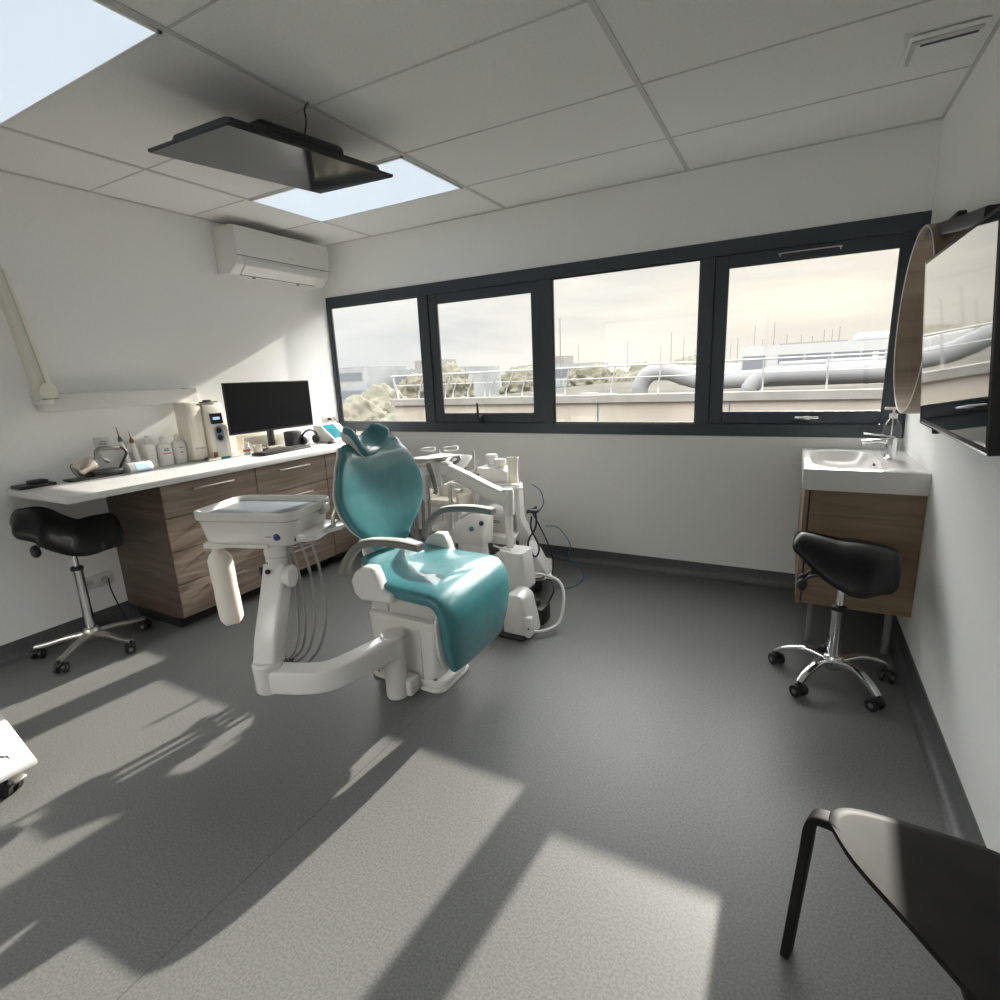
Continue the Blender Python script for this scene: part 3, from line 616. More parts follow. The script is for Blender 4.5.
# ================================================================== saddle stools
def saddle_stool(label, loc, rs, rb, sz, curved, r=.235, tilt=0, seat=None, lev=-1):
    t = thing('saddle_stool', label, 'stool', (loc[0], loc[1], 0), 0, 'black saddle stools on castors')
    A = XF((0, 0, sz), 0, rad(tilt), rs)
    zz, W_, T_, D_ = seat
    b = B(); pad(b, [(-(.175 if lev < 0 else .155) + (.36 if lev < 0 else .31) * i / (len(zz) - 1), 0, z) for i, z in enumerate(zz)], (0, -1, 0), W_, T_, D_, k=6, rnd=.04, e=2.3, groove=.022, n=56); obj('saddle_seat', b, 'leather', t, local=True, xf=A)
    b = B(); box(b, (-.12, -.08, -.085), (.12, .08, -.05), .01); cyl(b, (0, 0, -.125), (0, 0, -.08), .03); obj('mechanism', b, 'black', t, local=True, xf=A)
    for y in (.03, .10):
        b = B(); tube(b, [(lev * .08, y, -.07), (lev * .12, y, -.085), (lev * .135, y, -.11)], .006, 8); sphere(b, (lev * .145, y, -.125), .024, .9, .7, 1.1); obj('lever', b, 'black', t, local=True, xf=A)
    b = B(); cyl(b, (0, 0, sz - .26), (0, 0, sz - .10), .014); obj('gas_piston', b, 'chrome', t, local=True)
    b = B(); lathe(b, [(.024, .10), (.025, sz - .26), (.028, sz - .255), (.028, sz - .235), (.016, sz - .232)]); obj('column', b, 'chrome', t, local=True)
    b = B(); lathe(b, [(.029, sz - .252), (.0295, sz - .236), (.017, sz - .229)]); obj('collar', b, 'black', t, local=True)
    b = B(); lathe(b, [(.0, .060), (.030, .062), (.042, .085), (.042, .105), (.034, .125), (.026, .13)])
    for k in range(5):
        a = rb + 2 * PI * k / 5; c, s = math.cos(a), math.sin(a)
        zs = [(.03, .100), (.11, .118), (.19, .095), (r, .066)] if curved else [(.03, .095), (.12, .088), (.20, .074), (r, .068)]
        strap(b, [(c * q, s * q, z) for q, z in zs], lambda u: .042 - .014 * u, lambda u: .028 - .008 * u, (-s, c, 0), 5, 14)
    obj('star_base', b, 'chrome' if curved else 'steel', t, local=True)
    for k in range(5):
        a = rb + 2 * PI * k / 5; X = XF((math.cos(a) * (r - .005), math.sin(a) * (r - .005), 0), 0, 0, a + [.9, 2.2, -.7, 1.4, .2][k])
        b = B(); cyl(b, (0, 0, .055), (0, 0, .072), .011, n=12); prism(b, [(-.022, .032), (.018, .030), (.022, .050), (.006, .060), (-.018, .054)], 'y', -.011, .011, .003)
        for s in (-1, 1): cyl(b, (-.004, s * .012, .0265), (-.004, s * .026, .0265), .026, n=24)
        c = obj('castor', b, 'black', t, local=True, xf=X)
        b = B()
        for s in (-1, 1): cyl(b, (-.004, s * .0262, .0265), (-.004, s * .028, .0265), .010, n=16)
        obj('castor_hub', b, 'grey_pl', c, local=True, xf=X)
    return t
t = saddle_stool('black saddle stool with straight metal star base under the free corner of the worktop', (.285, -2.315), rad(72), rad(14), .715, False, .262, 0,
    ([.060, .045, .0, -.030, -.020, -.015], [.32, .40, .39, .33, .28, .26], [.12, .14, .12, .10, .09, .08], [-.05, -.07, -.09, -.11, -.12, -.12]), -1)
b = B(); tube(b, [(.10, -2.10, .31), (.12, -2.11, .26), (.14, -2.10, .16), (.18, -2.09, .07), (.22, -2.07, .012)], .004, 8); tag(obj('power_cable', b, 'black'), 'thin black cable hanging from the socket under the worktop', 'cable')
saddle_stool('black saddle stool with shiny curved chrome base in front of the basin cabinet', (3.845, -1.06), rad(178), rad(21), .59, True, .235, 0,
    ([-.010, .0, .005, .01, .025, .045], [.30, .36, .36, .31, .25, .19], [.11, .12, .12, .11, .10, .08], [-.08, -.105, -.11, -.09, -.06, -.03]), 1)

# ================================================================== dental chair
Yc = -1.755
t = thing('dental_chair', 'teal leather dental chair with white housing in the middle of the room', 'dental chair', (2.12, Yc, 0))
b = B(); prism(b, rrect(2.11, Yc, .42, .27, .05), 'z', .0005, .018, .004); prism(b, rrect(2.22, Yc, .20, .25, .06), 'z', .016, .05, .012); obj('base_plate', b, 'white', t)
b = B(); cyl(b, (2.27, -1.86, .0512), (2.27, -1.86, .054), .009); cyl(b, (1.94, -1.865, .0185), (1.94, -1.865, .021), .006); obj('bolt', b, 'ink', t)
b = B()
rings(b, [[(x, y, z) for x, y in rrect(cx, Yc, w, d, .045)] for z, cx, w, d in ((.030, 2.100, .35, .23), (.05, 2.10, .36, .235), (.285, 2.107, .40, .245), (.296, 2.109, .40, .24))]); obj('lower_housing', b, 'white', t)
b = B(); rings(b, [[(x, y, z) for x, y in rrect(cx, Yc, w, d, .05)] for z, cx, w, d in ((.298, 2.109, .405, .250), (.318, 2.112, .415, .255), (.335, 2.115, .405, .25), (.343, 2.118, .37, .22))]); obj('housing_lid', b, 'white', t)
b = B(); box(b, (2.215, -1.8795, .05), (2.2165, -1.872, .29)); obj('housing_joint', b, 'lgrey', t)
b = B(); prism(b, [(1.93, .335), (1.99, .335), (2.25, .365), (2.25, .41), (1.99, .40), (1.93, .365)], 'y', -1.87, -1.64, .012); box(b, (2.05, -1.84, .34), (2.30, -1.67, .42), .01); obj('lift_arm', b, 'lgrey', t)
b = B(); rings(b, [[(x, y, z) for x, y in rrect(cx, Yc, w, d, .045)] for z, cx, w, d in ((.372, 2.18, .30, .28), (.388, 2.185, .36, .35), (.40, 2.185, .385, .375), (.47, 2.185, .40, .42), (.492, 2.185, .40, .44), (.51, 2.185, .36, .40))]); obj('seat_housing', b, 'white', t)
b = B(); box(b, (2.115, -1.958, .40), (2.1165, -1.948, .475)); obj('housing_joint', b, 'lgrey', t)
# seat + leg rest upholstery
SP = [(1.965, Yc, .590), (2.05, Yc, .545), (2.18, Yc, .522), (2.32, Yc, .520), (2.405, Yc, .512), (2.445, Yc, .455), (2.452, Yc, .36), (2.448, Yc, .28), (2.440, Yc, .205)]
b = B(); pad(b, SP, (0, -1, 0), [.34, .46, .535, .55, .55, .545, .53, .49, .42], [.06, .07, .078, .08, .08, .075, .072, .07, .06], [.012, .010, .006, 0, 0, 0, 0, 0, 0], k=6, n=56, e=3.6, rnd=.028); obj('seat_cushion', b, 'teal', t, ang=1.2)
SH = [(2.412, Yc, .475), (2.4155, Yc, .42), (2.4155, Yc, .34), (2.410, Yc, .26), (2.403, Yc, .190)]
b = B(); pad(b, SH, (0, -1, 0), [.50, .55, .54, .505, .43], [.020, .020, .020, .018, .016], None, k=5, n=40, e=4, rnd=.010); obj('leg_rest_shell', b, 'white', t, ang=1.2)
# back rest
Yb = Yc + .008
BP = [(1.968, Yb, .668), (1.952, Yb, .74), (1.938, Yb, .82), (1.926, Yb, .90), (1.918, Yb, .975), (1.910, Yb, 1.035), (1.902, Yb, 1.072)]
BW = [.27, .45, .55, .575, .53, .465, .40]
b = B(); pad(b, BP, (0, 1, 0), BW, [.07, .08, .08, .078, .075, .07, .06], [.025, .038, .045, .045, .042, .036, .030], k=8, n=64, e=2.5, rnd=.05); obj('backrest', b, 'teal', t, ang=1.2)
b = B(); pad(b, [(x - .024, y, z) for x, y, z in BP], (0, 1, 0), [w * 1.0 for w in BW], .03, [.030, .040, .045, .045, .042, .036, .030], k=7, n=64, e=3.2, rnd=.035); obj('back_shell', b, 'white', t, ang=1.2)
b = B(); strap(b, [(2.0, Yc, .46), (1.93, Yc, .50), (1.885, Yc, .60), (1.865, Yc, .78)], .15, .035, (0, 1, 0), 5); obj('back_support', b, 'white', t)
# headrest
HA = XF((1.893, -1.765, 1.098), 0, rad(-52), rad(12))
HP = [(.056, -.120, .034), (.024, -.088, .012), (.004, -.048, -.002), (.0, 0, -.006), (.004, .048, -.002), (.024, .088, .006), (.052, .118, .018)]
b = B(); pad(b, HP, (0, 0, -1), [.075, .105, .118, .12, .122, .122, .105], [.042, .047, .05, .05, .05, .047, .042], None, k=6, n=40, e=2.1, rnd=.040); obj('headrest', b, 'teal', t, xf=HA, ang=1.2)
b = B(); pad(b, [(x - .022, y * 1.02, z) for x, y, z in HP], (0, 0, -1), [.078, .108, .121, .123, .125, .125, .108], .016, None, k=5, n=36, e=2.3, rnd=.034); obj('headrest_shell', b, 'white', t, xf=HA, ang=1.2)
b = B(); box(b, (1.852, -1.775, 1.0), (1.862, -1.735, 1.10), .004); obj('headrest_post', b, 'steel', t)
# hip covers and arm rests
for s, ys, dz in ((-1, -2.015, 0), (1, -1.495, 0)):
    b = B(); prism(b, [(2.015, .50), (2.0, .56), (2.03, .605), (2.07, .628), (2.125, .630), (2.145, .59), (2.16, .54), (2.22, .525), (2.22, .485), (2.05, .475)], 'y', ys - .032, ys + .032, .014, 3); obj('hip_cover', b, 'white2', t)
    y = ys - .030 * 1 if s < 0 else ys + .030
    b = B(); strap(b, [(1.972, y, .585), (1.985, y, .625), (2.03, y, .685), (2.085, y, .728), (2.16, y, .748), (2.28, y, .757), (2.39, y, .752)], lambda u: .040 + .012 * u, lambda u: .036 - .010 * u, (0, 1, 0), 5, 20, 4); a = obj('armrest', b, 'grey_pl', t)
    b = B(); strap(b, [(2.09, y, .7475), (2.16, y, .7635), (2.28, y, .772), (2.385, y, .7665)], .040, .006, (0, 1, 0), 5, 14, 3); obj('armrest_pad', b, 'lgrey', a)
b = B(); prism(b, [(1.935, .60), (1.90, .46), (2.02, .44), (2.03, .56)], 'y', -1.90, -1.61, .015); obj('rear_cover', b, 'white', t)

# ================================================================== dentist's delivery unit
t = thing('delivery_unit', 'white delivery unit with deep instrument tray on a jointed arm beside the dental chair', 'delivery unit', (2.135, -1.965, 0))
b = B(); lathe(b, [(.0, .003), (.046, .003), (.050, .012), (.050, .29)], (2.135, -1.965, 0)); box(b, (2.10, -1.965, .006), (2.21, -1.893, .085), .012); obj('pillar', b, 'white', t)
b = B(); strap(b, [(2.135, -1.965, .248), (2.110, -2.10, .248), (2.083, -2.215, .248), (2.045, -2.285, .248), (1.975, -2.330, .248), (1.90, -2.360, .248), (1.84, -2.380, .248)], .095, .092, (0, 0, 1), 5, 28, 11); lathe(b, [(.052, .285), (.056, .294), (.056, .300), (.050, .306), (0, .306)], (2.135, -1.965, 0)); obj('swing_arm', b, 'white2', t)
b = B(); lathe(b, [(.0, .195), (.050, .197), (.055, .206), (.055, .286), (.057, .292), (.057, .315), (.050, .325), (0, .326)], (1.842, -2.380, 0)); obj('swing_joint', b, 'white2', t)
b = B(); strap(b, [(1.842, -2.368, .315), (1.836, -2.345, .40), (1.822, -2.30, .50), (1.80, -2.245, .615), (1.792, -2.225, .665)], lambda u: .098 + .004 * u, lambda u: .088 - .012 * u, (1, .33, 0), 5, 28, 6); obj('spring_arm', b, 'white', t)
b = B(); lathe(b, [(0, -.03), (.030, -.03), (.046, 0), (.046, .010), (.040, .016), (0, .018)], (1.872, -2.238, .632), (.87, .45, 0), sx=1.0, sy=1.0); obj('tension_knob', b, 'white2', t)
b = B(); box(b, (1.745, -2.283, .635), (1.752, -2.270, .665)); cyl(b, (1.80, -2.281, .655), (1.802, -2.29, .655), .010, n=14); obj('cable_slot', b, 'black', t)
b = B(); lathe(b, [(.046, .655), (.048, .665), (.048, .705), (.046, .707), (.050, .712), (.052, .757)], (1.792, -2.222, 0)); obj('swivel_column', b, 'white', t)
b = B(); cyl(b, (1.785, -2.2665, .685), (1.785, -2.271, .685), .004, n=10); cyl(b, (1.775, -2.272, .745), (1.775, -2.276, .745), .004, n=10); obj('screw', b, 'ink', t)
# head with recessed tray, rotated 17 deg
HR = XF((1.674, -2.162, 0), 0, 0, rad(17))
def rr(w, d, r, z, cx=0, cy=0): return [(x, y, z) for x, y in rrect(cx, cy, w, d, r, 7)]
b = B(); rings(b, [rr(.38, .26, .05, .756, .0, -.005), rr(.412, .282, .055, .762), rr(.425, .295, .06, .785), rr(.445, .312, .06, .85), rr(.450, .316, .06, .8605)]); obj('head_housing', b, 'white2', t, xf=HR)
b = B(); rings(b, [rr(.45, .316, .06, .861), rr(.472, .334, .066, .868), rr(.474, .336, .066, .892), rr(.468, .330, .062, .900), rr(.454, .316, .056, .901), rr(.440, .302, .052, .894), rr(.425, .288, .05, .880), rr(.41, .272, .05, .878)]); obj('tray_rim', b, 'white2', t, xf=HR)
b = B(); box(b, (-.20, -.130, .8782), (.20, .130, .8805), .001); obj('silicone_mat', b, 'mat', t, xf=HR)
b = B(); lathe(b, [(0, 0), (.014, 0), (.014, .006), (.010, .009), (0, .009)], (.145, -.1485, .800), (0, -1, .1)); l = obj('blue_badge', b, 'bluelogo', t, xf=HR)
b = B(); box(b, (.092, -.1500, .7985), (.120, -.1485, .8015)); obj('badge_mark', b, 'ink', t, xf=HR)
b = B(); prism(b, [(.222, .84), (.245, .845), (.25, .865), (.24, .885), (.222, .88)], 'y', .05, .10, .004); obj('tray_handle', b, 'white2', t, xf=HR)
b = B(); box(b, (-.20, -.150, .742), (-.105, -.06, .770), .008); box(b, (-.13, -.15, .748), (.10, -.06, .766), .009); obj('bracket', b, 'white', t, xf=HR)
# water bottle
BO = (1.508, -2.292, 0)
b = B(); R = []
for z, r in ((.752, .020), (.722, .021), (.710, .025), (.698, .038), (.676, .048), (.60, .0485), (.545, .046), (.52, .048), (.43, .048), (.405, .045), (.388, .036), (.387, .012)):
    R.append([(BO[0] + r * (1 + (.07 * math.cos(5 * a) if z < .42 else 0)) * math.cos(a), BO[1] + r * (1 + (.07 * math.cos(5 * a) if z < .42 else 0)) * math.sin(a), z) for a in [2 * PI * k / 40 for k in range(40)]])
b_m = Matrix.Translation((BO[0], BO[1], .752)) @ Matrix.Rotation(rad(-3.5), 4, 'Y') @ Matrix.Translation((-BO[0], -BO[1], -.752))
R = [[b_m @ Vector(p) for p in r] for r in R]
rings(b, R); obj('water_bottle', b, 'milky', t)
# side instrument rail
SR = XF((1.860, -2.105, 0), 0, 0, rad(17))
b = B(); prism(b, [(-.09, -.115), (.055, -.115), (.085, -.08), (.075, .12), (-.08, .12)], 'z', .768, .802, .008); prism(b, [(.06, -.06), (.12, .05), (.115, .13), (.05, .12)], 'z', .775, .790, .004); obj('instrument_rail', b, 'white2', t, xf=SR)
b = B(); box(b, (-.085, -.121, .776), (.01, -.113, .797)); obj('rail_slots', b, 'black', t, xf=SR)
b = B(); tube(b, [(.085, .05, .785), (.085, .055, .83), (.10, .07, .868), (.125, .09, .88)], .009, 10); obj('syringe', b, 'steel', t, xf=SR)
b = B(); tube(b, [(-.10, -.10, .73), (.02, -.06, .745), (.07, .02, .765)], .003, 8); obj('hose_bar', b, 'chrome', t, xf=SR)
HS = [((1.850, -2.20, .765), (1.868, -2.19, .60), (1.868, -2.19, .42), (1.845, -2.21, .29), (1.80, -2.25, .245), (1.80, -2.29, .30), (1.81, -2.30, .36)),
      ((1.880, -2.175, .765), (1.90, -2.16, .60), (1.902, -2.17, .42), (1.87, -2.20, .28), (1.815, -2.25, .235), (1.81, -2.29, .30), (1.815, -2.30, .38)),
      ((1.915, -2.15, .765), (1.932, -2.135, .60), (1.935, -2.14, .42), (1.90, -2.17, .28), (1.845, -2.22, .215), (1.82, -2.27, .26), (1.82, -2.30, .38)),
      ((1.840, -2.21, .765), (1.85, -2.205, .52), (1.84, -2.22, .33), (1.81, -2.26, .26), (1.80, -2.30, .34))]
for h in HS:
    b = B(); tube(b, h, .0055, 10, 8); obj('instrument_hose', b, 'hose', t)
b = B(); cyl(b, (1.80, -2.25, .245), (1.815, -2.235, .24), .014); cyl(b, (1.835, -2.235, .222), (1.86, -2.21, .222), .012); obj('hose_clip', b, 'grey_pl', t)

# ================================================================== assistant's arm behind the chair
t = thing('assistant_arm', 'white assistant arm with hanging suction hoses behind the dental chair', 'assistant arm', (2.235, -1.0, 0))
b = B(); rings(b, [[(x, y, z) for x, y in rrect(2.27, -1.02, w, .15, .03)] for z, w in ((.20, .19), (.22, .19), (.40, .155), (.41, .145))]); lathe(b, [(.07, .0015), (.07, .02), (.05, .03), (.05, .20)], (2.26, -1.02, 0)); obj('foot_box', b, 'white', t)
b = B(); cyl(b, (2.225, -1.0, .40), (2.225, -1.0, .62), .022); lathe(b, [(.026, .60), (.032, .605), (.034, .745), (.030, .757), (0, .758)], (2.225, -1.0, 0)); obj('post', b, 'white2', t)
b = B(); strap(b, [(2.235, -1.0, .690), (2.10, -1.0, .740), (1.92, -1.0, .815), (1.80, -1.0, .858)], lambda u: .07, lambda u: .085 - .015 * u, (0, 1, 0), 4, 20, 6); obj('spring_arm', b, 'white', t)
b = B(); lathe(b, [(.036, .805), (.040, .812), (.040, .89), (.036, .90), (0, .90)], (1.765, -1.0, 0)); box(b, (1.765, -1.03, .855), (1.85, -.97, .895), .008); obj('swivel_head', b, 'white2', t)
b = B(); prism(b, [(1.62, -1.10), (1.76, -1.10), (1.86, -.90), (1.70, -.87)], 'z', .918, .926, .003); box(b, (1.70, -1.02, .90), (1.76, -.96, .918)); obj('tray_plate', b, 'lgrey', t)
b = B(); prism(b, [(1.55, -1.13), (1.73, -1.16), (1.745, -1.07), (1.57, -1.05)], 'z', .815, .885, .02, 3); box(b, (1.68, -1.12, .68), (1.745, -1.06, .83), .01); obj('holder_body', b, 'lgrey', t)
b = B(); tube(b, [(1.745, -1.08, .895), (1.758, -1.06, .80), (1.765, -1.05, .73), (1.762, -1.06, .71)], .013, 12); obj('holder_strut', b, 'grey_pl', t)
b = B(); tube(b, [(1.57, -1.12, .875), (1.572, -1.12, .905), (1.563, -1.12, .935), (1.550, -1.12, .955)], .008, 10); obj('saliva_tip', b, 'black', t)
b = B(); tube(b, [(1.60, -1.11, .885), (1.66, -1.06, .90), (1.70, -1.02, .91)], .013, 10); obj('suction_handle', b, 'white2', t)
for x0, y0, r, z1 in ((1.60, -1.10, .015, .16), (1.645, -1.11, .013, .12), (1.69, -1.10, .012, .10), (1.73, -1.09, .010, .14)):
    b = B(); tube(b, [(x0, y0, .83), (x0 + .01, y0, .65), (x0 - .01, y0 + .02, .45), (x0 + .03, y0 + .05, .25), (x0 + .10, y0 + .08, z1), (x0 + .25, y0 + .07, .05), (2.18, -1.04, .045)], r, 12, 6); obj('suction_hose', b, 'grey_pl', t)
b = B(); cyl(b, (2.24, -1.03, .395), (2.24, -1.03, .412), .06); tube(b, [(2.15, -1.06, .43), (2.20, -1.09, .435), (2.27, -1.08, .42)], .006, 8); obj('bowl_cover', b, 'white', t)
for dx, dy, a in ((0, 0, 8), (.13, .06, 2)):
    b = B(); lathe(b, [(0, 0), (.012, .002), (.016, .02), (.018, .07), (.014, .095), (0, .10)], (1.60 + dx, -.95 + dy, .952), (1, .25, .10 - a * .004), n=16, sy=.7)
    tag(obj('light_guard', b, 'white2'), 'white handle cover lying %s end of the assistant tray plate' % ('on the left' if dx == 0 else 'on the right'), 'handle cover')

# ================================================================== trolley behind the chair
t = thing('equipment_trolley', 'white trolley with slanting side panel and three shelves behind the dental chair', 'trolley', (2.05, -.55, 0))
b = B(); prism(b, [(1.78, -.80), (2.10, -.83), (2.345, -.675), (2.20, -.34), (1.78, -.30)], 'z', .108, .122, .003); obj('bottom_plate', b, 'white', t)
b = B(); prism(b, [(2.09, .122), (2.285, .122), (2.10, .46), (2.09, .70), (2.05, .70)], 'y', -.60, -.53, .006); obj('side_column', b, 'white', t)
b = B(); prism(b, [(2.12, .122), (2.30, .122), (2.30, .135), (2.17, .33), (2.12, .30)], 'y', -.66, -.56, .004); obj('gusset', b, 'white2', t)
b = B(); prism(b, [(1.64, -.75), (2.20, -.75), (2.05, -.52), (1.64, -.42)], 'z', .696, .712, .004); obj('top_shelf', b, 'white2', t)
b = B(); prism(b, [(1.64, -.75), (2.13, -.75), (2.06, -.52), (1.64, -.42)], 'z', .368, .380, .003); box(b, (1.64, -.75, .33), (2.13, -.74, .368)); obj('middle_shelf', b, 'white', t)
for x, y in ((1.651, -.735), (1.651, -.445)):
    b = B(); box(b, (x - .01, y - .01, .11), (x + .01, y + .01, .70)); obj('upright', b, 'lgrey', t)
for x, y in ((1.84, -.74), (1.84, -.36), (2.24, -.66), (2.17, -.40)):
    b = B(); cyl(b, (x, y, .085), (x, y, .108), .010); cyl(b, (x - .012, y, .036), (x + .012, y, .036), .035, n=24); box(b, (x - .018, y - .02, .045), (x + .018, y + .02, .085), .005); obj('castor', b, 'black', t)
# things on top shelf
t = thing('scaler_unit', 'white ultrasonic unit with dark port holes on the top shelf of the trolley', 'device', (1.90, -.58, .7125))
b = B(); prism(b, [(1.765, .7125), (2.04, .7125), (2.04, .79), (2.01, .805), (1.83, .805), (1.765, .77)], 'y', -.68, -.525, .008); obj('casing', b, 'white', t)
b = B(); prism(b, [(1.7635, .72), (1.766, .72), (1.766, .765), (1.7635, .765)], 'y', -.67, -.535); obj('port_panel', b, 'lgrey', t)
b = B()
for k in range(4): cyl(b, (1.785 + k * .020, -.679, .762), (1.785 + k * .020, -.685, .762), .006, n=10)
obj('port_hole', b, 'black', t)
b = B(); cyl(b, (1.975, -.62, .8055), (1.975, -.62, .818), .030); lathe(b, [(0, .818), (.038, .818), (.042, .826), (.042, .852), (.038, .860), (0, .862)], (1.975, -.62, 0)); obj('white_knob', b, 'white2', t)
b = B(); cyl(b, (1.885, -.565, .8055), (1.885, -.565, .838), .028); lathe(b, [(0, .838), (.038, .838), (.041, .845), (.041, .872), (.037, .879), (0, .881)], (1.885, -.565, 0)); obj('white_knob', b, 'white2', t)
b = B(); lathe(b, [(.030, 0), (.034, .004), (.031, .06), (.033, .13), (.037, .165), (.035, .168), (.031, .13), (.026, .006), (0, .006)], (2.085, -.655, .7125)); bb = tag(obj('beaker', b, 'cream'), 'cream beaker standing at the right end of the trolley top shelf', 'beaker')
b = B(); tube(b, [(1.825, -.70, .7125), (1.835, -.70, .77), (1.86, -.70, .86)], .004, 8); tag(obj('probe_rod', b, 'steel'), 'thin metal rod leaning in front of the ultrasonic unit', 'rod')
b = B(); box(b, (1.70, -.735, .7125), (2.17, -.69, .722), .003); tag(obj('paper_sheet', b, 'white'), 'flat white tray pad along the front of the top shelf', 'tray')
t = thing('motor_controller', 'white tablet-like motor controller with a round black dial on the trolley', 'controller', (1.73, -.70, .7125))
MC = XF((1.69, -.70, .835), rad(32), 0, rad(-8))
b = B(); box(b, (-.09, -.075, -.012), (.09, .075, .012), .007); obj('tablet', b, 'white2', t, xf=MC)
b = B(); lathe(b, [(0, .012), (.042, .012), (.044, .014), (.042, .017), (0, .017)], (-.01, .01, 0)); d = obj('dial', b, 'black', t, xf=MC)
b = B(); lathe(b, [(0, .0172), (.018, .0172), (.018, .020), (0, .020)], (-.01, .01, 0)); obj('dial_centre', b, 'lgrey', d, xf=MC)
b = B(); box(b, (1.66, -.69, .7125), (1.72, -.62, .815), .01); obj('stand', b, 'black', t)
# middle shelf box
t = thing('storage_box', 'light grey lidded box with a small dark logo on the middle shelf', 'box', (1.95, -.60, .3805))
b = B(); rings(b, [[(x, y, z) for x, y in rrect(1.945, -.60, w, d, .02)] for z, w, d in ((.3805, .19, .15), (.39, .20, .16), (.49, .205, .165))]); obj('box_body', b, 'lgrey', t)
b = B(); rings(b, [[(x, y, z) for x, y in rrect(1.945, -.60, w, d, .03)] for z, w, d in ((.4905, .215, .175), (.505, .215, .175), (.53, .19, .15), (.535, .15, .11))]); obj('box_lid', b, 'white', t)
b = B(); box(b, (1.915, -.6838, .458), (1.985, -.6822, .464)); box(b, (1.935, -.6838, .448), (1.995, -.6822, .453)); obj('dark_mark', b, 'ink', t)
# unit 2 nearer the chair
t = thing('pump_unit', 'white wedge-shaped unit with black and teal buttons beside the seat', 'device', (1.93, -.95, 0))
b = B(); prism(b, [(-1.03, .40), (-.90, .40), (-.88, .56), (-.90, .565), (-1.03, .47)], 'x', 1.84, 2.06, .012); box(b, (1.86, -1.0, .0015), (2.03, -.91, .41), .01); obj('casing', b, 'white2', t)
b = B(); cyl(b, (2.02, -.965, .520), (2.02, -.972, .533), .014, n=16); obj('black_button', b, 'black', t)
b = B(); cyl(b, (1.97, -1.0, .490), (1.97, -1.007, .503), .014, n=16); obj('teal_button', b, 'teal', t)
b = B(); tube(b, [(1.86, -.96, .545), (1.92, -.94, .58), (1.98, -.93, .60)], .014, 10); obj('top_handle', b, 'white2', t)
# second trolley with cream tray further back
t = thing('tray_trolley', 'narrow grey trolley with a cream open tray against the window wall', 'trolley', (1.46, -.45, 0))
b = B(); prism(b, [(1.29, .50), (1.62, .50), (1.63, .575), (1.622, .575), (1.612, .508), (1.298, .508), (1.288, .575), (1.28, .575)], 'y', -.60, -.32, .001); box(b, (1.29, -.33, .50), (1.62, -.32, .575)); box(b, (1.29, -.60, .50), (1.62, -.593, .545)); obj('cream_tray', b, 'cream', t)
for z in (.30, .06):
    b = B(); box(b, (1.30, -.59, z), (1.61, -.33, z + .012), .002); obj('lower_shelf', b, 'lgrey', t)
for x in (1.305, 1.605):
    for y in (-.585, -.335):
        b = B(); box(b, (x - .008, y - .008, .0015), (x + .008, y + .008, .86 if y > -.5 else .50)); obj('leg', b, 'lgrey', t)
b = B(); tube(b, [(1.62, -.62, .515), (1.63, -.62, .60), (1.60, -.62, .65), (1.58, -.62, .67)], .006, 8); box(b, (1.54, -.65, .655), (1.60, -.60, .675), .004, mat=None); box(b, (1.62, -.65, .615), (1.67, -.60, .64), .004); obj('clip_arm', b, 'white2', t)
# suction unit, pedal and cables on the floor
t = thing('foot_control', 'white rounded foot unit with a grey coupling on the floor beside the legrest', 'foot unit', (2.42, -1.19, 0))
b = B(); prism(b, [(2.30, .004), (2.47, .004), (2.455, .10), (2.425, .225), (2.39, .245), (2.33, .24), (2.30, .20)], 'y', -1.27, -1.12, .02, 3); obj('shell', b, 'white2', t)
b = B(); box(b, (2.425, -1.275, .045), (2.475, -1.235, .13), .008); obj('coupling', b, 'white2', t)
b = B(); cyl(b, (2.462, -1.277, .07), (2.462, -1.281, .07), .005, n=10); obj('screw', b, 'ink', t)
b = B(); box(b, (2.28, -1.30, .0015), (2.44, -1.22, .02), .006); obj('skid', b, 'black', t)
b = B(); tube(b, [(2.43, -1.24, .03), (2.52, -1.18, .03), (2.56, -1.08, .05), (2.545, -.98, .16), (2.49, -.93, .22), (2.40, -.92, .235), (2.32, -.93, .24)], .009, 12, 8); tag(obj('white_hose', b, 'white2'), 'thick white hose looping out over the floor beside the foot unit', 'hose')
t = thing('transformer', 'black boxy transformer on the floor behind the white foot unit', 'transformer', (2.40, -1.03, 0))
b = B(); box(b, (2.35, -1.10, .0015), (2.46, -.97, .10), .012); obj('casing', b, 'black', t)
b = B(); box(b, (2.385, -1.06, .10), (2.42, -1.03, .135), .004); obj('plug', b, 'rubber', t)
b = B(); tube(b, [(2.44, -.99, .08), (2.47, -.95, .16), (2.43, -.88, .19), (2.36, -.80, .16)], .005, 8, 8); obj('lead', b, 'black', t)
b = B(); box(b, (2.06, -.80, .0015), (2.20, -.66, .075), .01); tag(obj('power_strip_box', b, 'black'), 'black box on the floor under the trolley bottom plate', 'box')
b = B(); pts = [(2.20 + .10 * math.cos(a), -.70 + .06 * math.sin(a), .1285) for a in [PI * k / 6 for k in range(13)]]; tube(b, pts, .0055, 8, 4); box(b, (2.20, -.80, .1225), (2.245, -.775, .14), .004); tag(obj('coiled_cable', b, 'black'), 'black cable coiled in a ring on the trolley bottom plate', 'cable')
b = B(); tube(b, [(2.225, -.70, .52), (2.22, -.70, .44), (2.27, -.70, .33), (2.25, -.70, .26), (2.20, -.69, .28), (2.20, -.70, .36), (2.25, -.70, .45), (2.255, -.70, .53), (2.225, -.70, .555)], .006, 8, 8); box(b, (2.20, -.72, .545), (2.27, -.68, .565), .004); box(b, (2.19, -.70, .535), (2.20, -.56, .55)); tag(obj('hanging_black_cable', b, 'black'), 'black cable hanging in a figure of eight from a clip at the trolley side', 'cable')
